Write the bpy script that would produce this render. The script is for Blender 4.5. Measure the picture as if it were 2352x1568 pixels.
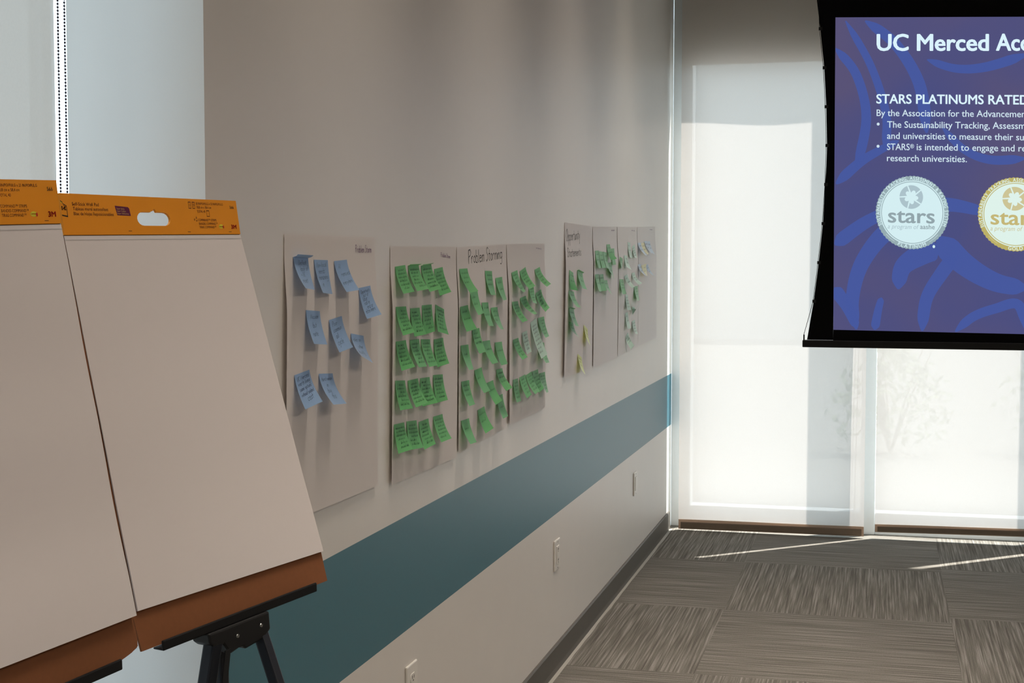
# Meeting-room wall with sheets of sticky notes, two easel pads, roller blinds
# and a projector screen.  Units are metres; x runs into the room from the note
# wall, y along it towards the big window, z up.
import bpy, math, random
from mathutils import Vector, Matrix
for o in list(bpy.data.objects):
    bpy.data.objects.remove(o)
SC = bpy.context.scene
COL = SC.collection
random.seed(7)

# ------------------------------------------------------------------ camera
CAM_X, CAM_Z, PITCH, ROLL, YAW = (1.1609, 1.5298, 0.05699, 0.00033, 0.25194)
fw = Vector((-math.sin(YAW)*math.cos(PITCH), math.cos(YAW)*math.cos(PITCH), -math.sin(PITCH)))
r0 = Vector((math.cos(YAW), math.sin(YAW), 0))
u0 = r0.cross(fw)
rt = math.cos(ROLL)*r0+math.sin(ROLL)*u0
up = -math.sin(ROLL)*r0+math.cos(ROLL)*u0
cam_data = bpy.data.cameras.new('camera')
cam_data.sensor_width = 36
cam_data.lens = 3300/2352*36
cam_data.clip_start = 0.05
cam_data.clip_end = 300
cam = bpy.data.objects.new('camera', cam_data)
COL.objects.link(cam)
cam.matrix_world = Matrix(((rt.x, up.x, -fw.x, CAM_X), (rt.y, up.y, -fw.y, 0), (rt.z, up.z, -fw.z, CAM_Z), (0, 0, 0, 1)))
SC.camera = cam

# ------------------------------------------------------------------ light, sky, exposure
SC.view_settings.view_transform = 'Standard'
SC.view_settings.look = 'None'
SC.view_settings.gamma = 1
SC.view_settings.use_curve_mapping = False
SC.view_settings.exposure = 0.0
SC.cycles.use_denoising = True
SC.cycles.max_bounces = 10
SC.cycles.diffuse_bounces = 6
SC.cycles.transmission_bounces = 8
SC.cycles.transparent_max_bounces = 16
SC.cycles.sample_clamp_indirect = 6

world = bpy.data.worlds.new('sky')
SC.world = world
world.use_nodes = True
wn = world.node_tree
bg = wn.nodes['Background']
bg.inputs[0].default_value = (0.68, 0.87, 1.0, 1)
bg.inputs[1].default_value = 3.5

sun_data = bpy.data.lights.new('sun', 'SUN')
sun_data.energy = 14.5
sun_data.angle = math.radians(0.55)
sun_data.color = (1, 0.96, 0.90)
sun = bpy.data.objects.new('sun', sun_data)
COL.objects.link(sun)
sun.location = (8, 16, 20)
SUN_DIR = Vector((-0.833, -0.73, -2.276))
sun.rotation_euler = SUN_DIR.to_track_quat('-Z', 'Y').to_euler()

CEIL = 3.6
LAMP_Y = (0.6, 1.8, 3.0, 4.2, 5.4, 6.6)
LAMP_W = 7.0          # watts of each ceiling strip lamp
ROOM_W = 26.0         # the two big ceiling panels over the audience side

# ------------------------------------------------------------------ material helpers
MATS = {}
def srgb(r, g, b):
    f = lambda c: (c/12.92 if c <= 0.04045 else ((c+0.055)/1.055)**2.4)
    return (f(r/255), f(g/255), f(b/255), 1)

def mat(name, col, rough=0.6, metal=0.0, noise=0.0, nscale=40, bump=0.0, bscale=300, spec=0.35):
    if name in MATS:
        return MATS[name]
    m = bpy.data.materials.new(name)
    m.use_nodes = True
    nt = m.node_tree
    b = nt.nodes['Principled BSDF']
    b.inputs['Roughness'].default_value = rough
    b.inputs['Metallic'].default_value = metal
    b.inputs['Specular IOR Level'].default_value = spec
    tc = nt.nodes.new('ShaderNodeTexCoord')
    if noise > 0:
        n = nt.nodes.new('ShaderNodeTexNoise')
        n.inputs['Scale'].default_value = nscale
        n.inputs['Detail'].default_value = 4
        nt.links.new(tc.outputs['Object'], n.inputs['Vector'])
        mx = nt.nodes.new('ShaderNodeMix')
        mx.data_type = 'RGBA'
        mx.inputs[6].default_value = tuple(c*(1-noise) for c in col[:3])+(1,)
        mx.inputs[7].default_value = tuple(min(1, c*(1+noise)) for c in col[:3])+(1,)
        nt.links.new(n.outputs[0], mx.inputs[0])
        nt.links.new(mx.outputs[2], b.inputs['Base Color'])
    else:
        b.inputs['Base Color'].default_value = col
    if bump > 0:
        n2 = nt.nodes.new('ShaderNodeTexNoise')
        n2.inputs['Scale'].default_value = bscale
        n2.inputs['Detail'].default_value = 3
        nt.links.new(tc.outputs['Object'], n2.inputs['Vector'])
        bp = nt.nodes.new('ShaderNodeBump')
        bp.inputs['Strength'].default_value = bump
        bp.inputs['Distance'].default_value = 0.002
        nt.links.new(n2.outputs[0], bp.inputs['Height'])
        nt.links.new(bp.outputs[0], b.inputs['Normal'])
    MATS[name] = m
    return m

def emis(name, col, strength=1.0):
    if name in MATS:
        return MATS[name]
    m = bpy.data.materials.new(name)
    m.use_nodes = True
    nt = m.node_tree
    b = nt.nodes['Principled BSDF']
    b.inputs['Base Color'].default_value = (0.01, 0.01, 0.01, 1)
    b.inputs['Roughness'].default_value = 0.9
    b.inputs['Specular IOR Level'].default_value = 0.0
    b.inputs['Emission Color'].default_value = col
    b.inputs['Emission Strength'].default_value = strength
    MATS[name] = m
    return m

def paper_mat(name, col, trans=0.25, noise=0.03, nscale=60, gloss=0.0):
    """thin sheet: part diffuse, part light passing through"""
    if name in MATS:
        return MATS[name]
    m = bpy.data.materials.new(name)
    m.use_nodes = True
    nt = m.node_tree
    for n in list(nt.nodes):
        nt.nodes.remove(n)
    out = nt.nodes.new('ShaderNodeOutputMaterial')
    tc = nt.nodes.new('ShaderNodeTexCoord')
    nz = nt.nodes.new('ShaderNodeTexNoise')
    nz.inputs['Scale'].default_value = nscale
    nt.links.new(tc.outputs['Object'], nz.inputs['Vector'])
    mx = nt.nodes.new('ShaderNodeMix')
    mx.data_type = 'RGBA'
    mx.inputs[6].default_value = tuple(c*(1-noise) for c in col[:3])+(1,)
    mx.inputs[7].default_value = tuple(min(1, c*(1+noise)) for c in col[:3])+(1,)
    nt.links.new(nz.outputs[0], mx.inputs[0])
    d = nt.nodes.new('ShaderNodeBsdfDiffuse')
    t = nt.nodes.new('ShaderNodeBsdfTranslucent')
    nt.links.new(mx.outputs[2], d.inputs[0])
    nt.links.new(mx.outputs[2], t.inputs[0])
    ms = nt.nodes.new('ShaderNodeMixShader')
    ms.inputs[0].default_value = trans
    nt.links.new(d.outputs[0], ms.inputs[1])
    nt.links.new(t.outputs[0], ms.inputs[2])
    last = ms.outputs[0]
    if gloss > 0:       # smooth paper: a soft sheen at low angles
        geo = nt.nodes.new('ShaderNodeNewGeometry')
        dot = nt.nodes.new('ShaderNodeVectorMath'); dot.operation = 'DOT_PRODUCT'
        nt.links.new(geo.outputs['Normal'], dot.inputs[0]); nt.links.new(geo.outputs['Incoming'], dot.inputs[1])
        def mth(op, a, b=None):
            n = nt.nodes.new('ShaderNodeMath'); n.operation = op
            for i, q in enumerate((a, b)):
                if isinstance(q, (int, float)): n.inputs[i].default_value = q
                elif q is not None: nt.links.new(q, n.inputs[i])
            return n.outputs[0]
        sch = mth('POWER', mth('SUBTRACT', 1.0, mth('ABSOLUTE', dot.outputs['Value'])), 5.0)
        fr = nt.nodes.new('ShaderNodeMath'); fr.operation = 'MULTIPLY_ADD'
        nt.links.new(sch, fr.inputs[0]); fr.inputs[1].default_value = 0.55; fr.inputs[2].default_value = 0.02
        gl = nt.nodes.new('ShaderNodeBsdfGlossy'); gl.inputs['Roughness'].default_value = gloss
        m3 = nt.nodes.new('ShaderNodeMixShader')
        nt.links.new(fr.outputs[0], m3.inputs[0]); nt.links.new(last, m3.inputs[1]); nt.links.new(gl.outputs[0], m3.inputs[2])
        last = m3.outputs[0]
    nt.links.new(last, out.inputs[0])
    MATS[name] = m
    return m

def blind_mat(name, diff, trans, openness):
    """open-weave solar fabric: you see through the holes best face on"""
    m = bpy.data.materials.new(name)
    m.use_nodes = True
    nt = m.node_tree
    for n in list(nt.nodes):
        nt.nodes.remove(n)
    L = nt.links
    out = nt.nodes.new('ShaderNodeOutputMaterial')
    tc = nt.nodes.new('ShaderNodeTexCoord')
    nz = nt.nodes.new('ShaderNodeTexNoise')
    nz.inputs['Scale'].default_value = 260
    L.new(tc.outputs['Object'], nz.inputs['Vector'])
    rmp = nt.nodes.new('ShaderNodeMapRange')
    rmp.inputs[3].default_value = 0.94
    rmp.inputs[4].default_value = 1.06
    L.new(nz.outputs[0], rmp.inputs[0])
    geo = nt.nodes.new('ShaderNodeNewGeometry')
    dot = nt.nodes.new('ShaderNodeVectorMath'); dot.operation = 'DOT_PRODUCT'
    L.new(geo.outputs['Normal'], dot.inputs[0]); L.new(geo.outputs['Incoming'], dot.inputs[1])
    ab = nt.nodes.new('ShaderNodeMath'); ab.operation = 'ABSOLUTE'
    L.new(dot.outputs['Value'], ab.inputs[0])
    pw = nt.nodes.new('ShaderNodeMath'); pw.operation = 'POWER'
    pw.inputs[1].default_value = 2.0
    L.new(ab.outputs[0], pw.inputs[0])
    ml = nt.nodes.new('ShaderNodeMath'); ml.operation = 'MULTIPLY'
    ml.inputs[1].default_value = openness
    L.new(pw.outputs[0], ml.inputs[0])
    d = nt.nodes.new('ShaderNodeBsdfDiffuse')
    d.inputs[0].default_value = diff
    t = nt.nodes.new('ShaderNodeBsdfTranslucent')
    t.inputs[0].default_value = trans
    vm = nt.nodes.new('ShaderNodeVectorMath'); vm.operation = 'SCALE'
    vm.inputs[0].default_value = trans[:3]
    L.new(rmp.outputs[0], vm.inputs['Scale'])
    L.new(vm.outputs[0], t.inputs[0])
    ad = nt.nodes.new('ShaderNodeAddShader')
    L.new(d.outputs[0], ad.inputs[0]); L.new(t.outputs[0], ad.inputs[1])
    tr = nt.nodes.new('ShaderNodeBsdfTransparent')
    ms = nt.nodes.new('ShaderNodeMixShader')
    L.new(ml.outputs[0], ms.inputs[0])
    L.new(ad.outputs[0], ms.inputs[1]); L.new(tr.outputs[0], ms.inputs[2])
    L.new(ms.outputs[0], out.inputs[0])
    return m

# ------------------------------------------------------------------ mesh helpers
class MB:
    def __init__(self):
        self.v = []; self.f = []; self.mi = []
    def add(self, vs, fs, mi=0):
        n = len(self.v)
        self.v += [tuple(p) for p in vs]
        self.f += [tuple(i+n for i in q) for q in fs]
        self.mi += [mi]*len(fs)
        return self
    def box(self, a, b, mi=0):
        (x0, y0, z0), (x1, y1, z1) = a, b
        vs = [(x0,y0,z0),(x1,y0,z0),(x1,y1,z0),(x0,y1,z0),(x0,y0,z1),(x1,y0,z1),(x1,y1,z1),(x0,y1,z1)]
        return self.add(vs, [(0,3,2,1),(4,5,6,7),(0,1,5,4),(1,2,6,5),(2,3,7,6),(3,0,4,7)], mi)
    def hexa(self, p, mi=0):
        """8 corners: bottom 4 then top 4"""
        return self.add(p, [(0,3,2,1),(4,5,6,7),(0,1,5,4),(1,2,6,5),(2,3,7,6),(3,0,4,7)], mi)
    def grid(self, fn, nu, nv, mi=0):
        vs = [fn(i/nu, j/nv) for j in range(nv+1) for i in range(nu+1)]
        fs = [(j*(nu+1)+i, j*(nu+1)+i+1, (j+1)*(nu+1)+i+1, (j+1)*(nu+1)+i) for j in range(nv) for i in range(nu)]
        return self.add(vs, fs, mi)
    def tube(self, pts, r, n=10, mi=0, caps=True, square=False, ref=None):
        pts = [Vector(p) for p in pts]
        vs = []; rr = r if isinstance(r, (list, tuple)) else [r]*len(pts)
        for i, p in enumerate(pts):
            d = (pts[min(i+1, len(pts)-1)]-pts[max(i-1, 0)]).normalized()
            a = Vector(ref) if ref else (Vector((0,0,1)) if abs(d.z) < 0.9 else Vector((1,0,0)))
            e1 = d.cross(a).normalized(); e2 = d.cross(e1)
            for k in range(n):
                t = 2*math.pi*(k+0.5)/n
                c, s = math.cos(t), math.sin(t)
                if square:
                    q = 0.32
                    c = math.copysign(abs(c)**q, c); s = math.copysign(abs(s)**q, s)
                vs.append(p+(e1*c+e2*s)*rr[i])
        fs = [(i*n+k, i*n+(k+1) % n, (i+1)*n+(k+1) % n, (i+1)*n+k) for i in range(len(pts)-1) for k in range(n)]
        if caps:
            fs.append(tuple(range(n-1, -1, -1)))
            fs.append(tuple(range((len(pts)-1)*n, len(pts)*n)))
        return self.add(vs, fs, mi)
    def ball(self, c, r, mi=0, ns=6, nr=4, sz=1.0):
        c = Vector(c); vs = [c+Vector((0,0,r*sz))]
        for j in range(1, nr):
            ph = math.pi*j/nr
            for i in range(ns):
                th = 2*math.pi*i/ns
                vs.append(c+Vector((r*math.sin(ph)*math.cos(th), r*math.sin(ph)*math.sin(th), r*sz*math.cos(ph))))
        vs.append(c-Vector((0,0,r*sz)))
        fs = [(0, 1+i, 1+(i+1) % ns) for i in range(ns)]
        for j in range(nr-2):
            fs += [(1+j*ns+i, 1+(j+1)*ns+i, 1+(j+1)*ns+(i+1) % ns, 1+j*ns+(i+1) % ns) for i in range(ns)]
        last = len(vs)-1
        fs += [(last, 1+(nr-2)*ns+(i+1) % ns, 1+(nr-2)*ns+i) for i in range(ns)]
        return self.add(vs, fs, mi)
    def build(self, name, mats, parent=None, smooth=False, bevel=0.0, solid=0.0):
        me = bpy.data.meshes.new(name)
        me.from_pydata(self.v, [], self.f)
        for m in (mats if isinstance(mats, (list, tuple)) else [mats]):
            me.materials.append(m)
        for p, i in zip(me.polygons, self.mi):
            p.material_index = i
            p.use_smooth = smooth
        me.update()
        o = bpy.data.objects.new(name, me)
        COL.objects.link(o)
        if parent is not None:
            o.parent = parent
            o.matrix_parent_inverse = Matrix.Translation(-Vector(parent.get('base', (0, 0, 0))))
        if bevel > 0:
            md = o.modifiers.new('bevel', 'BEVEL'); md.width = bevel; md.segments = 2; md.limit_method = 'ANGLE'
        if solid > 0:
            md = o.modifiers.new('thickness', 'SOLIDIFY'); md.thickness = solid; md.offset = 0
        return o

def tag(o, label=None, cat=None, group=None, kind=None):
    if label: o['label'] = label
    if cat: o['category'] = cat
    if group: o['group'] = group
    if kind: o['kind'] = kind
    return o

def thing(name, label, cat, loc, group=None):
    o = bpy.data.objects.new(name, None)
    COL.objects.link(o)
    o.location = loc
    o['base'] = tuple(loc)
    o.empty_display_size = 0.05
    return tag(o, label, cat, group)

def structure(o):
    o['kind'] = 'structure'
    return o

# ------------------------------------------------------------------ writing
GL = {
'a':"4,4 1.4,4 0,2.6 0,1.2 1.2,0 2.6,0 4,1.6|4,4 4,0.6 4.6,0", 'b':"0,7.5 0,0|0,3 1.5,4.2 3.4,3.6 3.8,1.6 2.6,0 0.8,0 0,1", 'c':"3.6,3.4 2,4.1 0.4,3 0.2,1.2 1.6,0 3.6,0.6",
'd':"4,7.5 4,0|4,3 2.4,4.2 0.6,3.4 0.2,1.4 1.6,0 3.2,0.2 4,1.2", 'e':"0.3,2.2 3.7,2.5 3.3,3.7 1.8,4.2 0.4,3 0.3,1.2 1.6,0 3.7,0.7", 'f':"3.4,7 2,7.4 1.3,6 1.3,0|0,4 3,4",
'g':"3.8,3.6 2.2,4.2 0.5,3.2 0.4,1.4 1.8,0.3 3.8,1.4|3.8,4 3.8,-2.2 2.2,-3.2 0.4,-2.6", 'h':"0,7.5 0,0|0,2.6 1.6,4.2 3,3.6 3.2,0", 'i':"0.4,4 0.4,0|0.4,5.6 0.5,5.8", 'k':"0,7.5 0,0|3,4 0,1.8 3.2,0",
'l':"0.4,7.5 0.4,0.2 0.9,0", 'm':"0,4 0,0|0,2.8 1.2,4.2 2.2,3.6 2.3,0|2.3,2.8 3.5,4.2 4.6,3.6 4.7,0", 'n':"0,4 0,0|0,2.6 1.6,4.2 3,3.6 3.2,0", 'o':"2,4.2 0.4,3.2 0.2,1.2 1.8,0 3.4,0.9 3.6,2.8 2,4.2",
'p':"0,4 0,-3.4|0,3 1.5,4.2 3.4,3.5 3.6,1.4 2.2,0 0,0.8", 'r':"0,4 0,0|0,2.4 1.2,4 2.8,4", 's':"3.2,3.6 1.6,4.2 0.3,3.2 1.6,2.1 3.1,1.2 1.8,0 0.1,0.5", 't':"1.4,6.6 1.4,0.6 2.6,0|0,4.2 3,4.2", 'u':"0,4 0.1,1 1.4,0 3,1.2|3.2,4 3.2,0",
'v':"0,4 1.6,0 3.2,4", 'w':"0,4 1.1,0 2.4,3.4 3.6,0 4.8,4", 'x':"0,4 3.2,0|3.2,4 0,0", 'y':"0,4 1.6,0.6|3.4,4 1.4,-2.6 0,-3.2", 'P':"0.4,0 0.2,8|0.2,7.6 2.8,8.2 4.6,6.6 3.4,4.6 0.4,3.8", 'S':"4,7 2.4,8.2 0.5,7 1.2,5.2 3.4,3.4 3.2,1 1.2,-0.1 0,1.2",
'O':"2.8,8.4 0.8,7 0,3.8 1.2,0.4 3.2,0 5,2.6 5.2,6 3.8,8 2.8,8.4", 'A':"0,0 2.2,7.6 4.2,0|0.9,2.8 3.4,2.8", 'I':"0.4,7.6 0.4,0", 'U':"0,7.6 0.2,1.6 1.8,0 3.6,1.2 3.9,7.6", 'C':"4,6.6 2.4,7.8 0.6,6 0.2,2.4 1.8,0 4,1.2", 'M':"0,0 0.6,7.6 2.6,2 4.6,7.6 5.2,0", 'N':"0,0 0.2,7.6 3.6,0 3.9,7.6", '-':"0,2.4 2.2,2.6", '+':"1.4,4 1.4,1|0,2.5 2.8,2.5", 'T':"0,7.4 4.4,7.6|2.2,7.5 2,0", 'D':"0.3,0 0.3,7.6 3,7 4.2,4 3,0.8 0.3,0", 'H':"0.2,7.6 0.2,0|3.6,7.6 3.6,0|0.2,4 3.6,4",
}
def glyph_strokes(text, jit=0.25, rnd=None):
    """single-line handwriting; returns (strokes, width) in x-height = 4 units"""
    rnd = rnd or random
    x = 0; out = []
    for ch in text:
        if ch == ' ':
            x += 3.2; continue
        g = GL.get(ch)
        if g is None:
            continue
        w = 0
        for st in g.split('|'):
            p = [tuple(map(float, q.split(','))) for q in st.split()]
            w = max(w, max(a for a, _ in p))
            out.append([(x+a+rnd.uniform(-jit, jit), b+rnd.uniform(-jit, jit)) for a, b in p])
        x += w+1.3
    return out, max(x-1.3, 1)

def scribble_strokes(length, rnd):
    """an unreadable hurried word line"""
    out = []; x = 0
    while x < length:
        w = min(rnd.uniform(6, 15), length-x)
        p = []; a = 0
        while a < w:
            tall = rnd.random() < 0.16
            p.append((x+a, rnd.uniform(-0.3, 0.8)))
            p.append((x+a+rnd.uniform(0.2, 0.9), rnd.uniform(5.5, 7) if tall else rnd.uniform(2.6, 4.2)))
            a += rnd.uniform(1.0, 1.9)
        if len(p) > 2:
            out.append(p)
        x += w+2.6
    return out

def ribbon(mb, pts, w, fn, mi=0):
    """flat pen stroke along pts (metres in a sheet's own plane) lifted on the sheet by fn"""
    P = [Vector((a, b)) for a, b in pts]
    vs = []
    for i, p in enumerate(P):
        d = P[min(i+1, len(P)-1)]-P[max(i-1, 0)]
        if d.length < 1e-9: d = Vector((1, 0))
        d.normalize(); nrm = Vector((-d.y, d.x))*w*0.5
        vs += [fn(*(p+nrm)), fn(*(p-nrm))]
    mb.add(vs, [(2*i, 2*i+1, 2*i+3, 2*i+2) for i in range(len(P)-1)], mi)

TEXTS = {}
def text_geo(s, bold=0.0, shear=0.0):
    """outline of a line of print as (verts, faces, width, cap height)"""
    key = (s, bold, shear)
    if key in TEXTS: return TEXTS[key]
    cu = bpy.data.curves.new('t', 'FONT')
    cu.body = s; cu.size = 1; cu.resolution_u = 3; cu.shear = shear
    ob = bpy.data.objects.new('t', cu)
    me = bpy.data.meshes.new_from_object(ob)
    vs = [(v.co.x, v.co.y) for v in me.vertices]
    fs = [tuple(p.vertices) for p in me.polygons]
    bpy.data.objects.remove(ob); bpy.data.curves.remove(cu); bpy.data.meshes.remove(me)
    if bold:          # heavier face: the outline repeated around itself
        base = vs; bf = fs; vs = []; fs = []
        for k in range(6):
            dx, dy = bold*math.cos(k*math.pi/3), bold*0.7*math.sin(k*math.pi/3)
            n = len(vs); vs += [(a+dx, b+dy) for a, b in base]; fs += [tuple(i+n for i in f) for f in bf]
    x0 = min(v[0] for v in vs); x1 = max(v[0] for v in vs)
    vs = [(a-x0, b) for a, b in vs]
    TEXTS[key] = (vs, fs, x1-x0)
    return TEXTS[key]
CAP = 0.682   # cap height of the built-in face at size 1

# ------------------------------------------------------------------ measured layout (metres)
PAPERS=[
[(0.0015, 2.6764, 1.581), (0.0015, 3.2071, 1.5816), (0.009, 2.6535, 1.0001), (0.009, 3.1987, 0.994)],
[(0.0015, 3.3162, 1.5621), (0.0015, 3.874, 1.565), (0.009, 3.2981, 0.9811), (0.009, 3.8505, 0.9743)],
[(0.0015, 3.8803, 1.5636), (0.0015, 4.4315, 1.5785), (0.009, 3.8699, 0.9835), (0.009, 4.3938, 0.9963)],
[(0.0015, 4.437, 1.5792), (0.0015, 4.9642, 1.5858), (0.009, 4.4451, 0.9989), (0.009, 4.9477, 1.0047)],
[(0.0015, 5.2998, 1.6694), (0.0015, 5.8235, 1.666), (0.009, 5.2614, 1.0869), (0.009, 5.7963, 1.0837)],
[(0.0015, 5.8429, 1.6643), (0.0015, 6.3955, 1.6764), (0.009, 5.8212, 1.0824), (0.009, 6.382, 1.0881)],
[(0.0015, 6.4087, 1.6767), (0.0015, 6.948, 1.6875), (0.009, 6.3952, 1.0908), (0.009, 6.9423, 1.1051)],
[(0.0015, 6.9557, 1.687), (0.0015, 7.5213, 1.7007), (0.009, 6.9474, 1.1073), (0.009, 7.5437, 1.1176)]]
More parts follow.
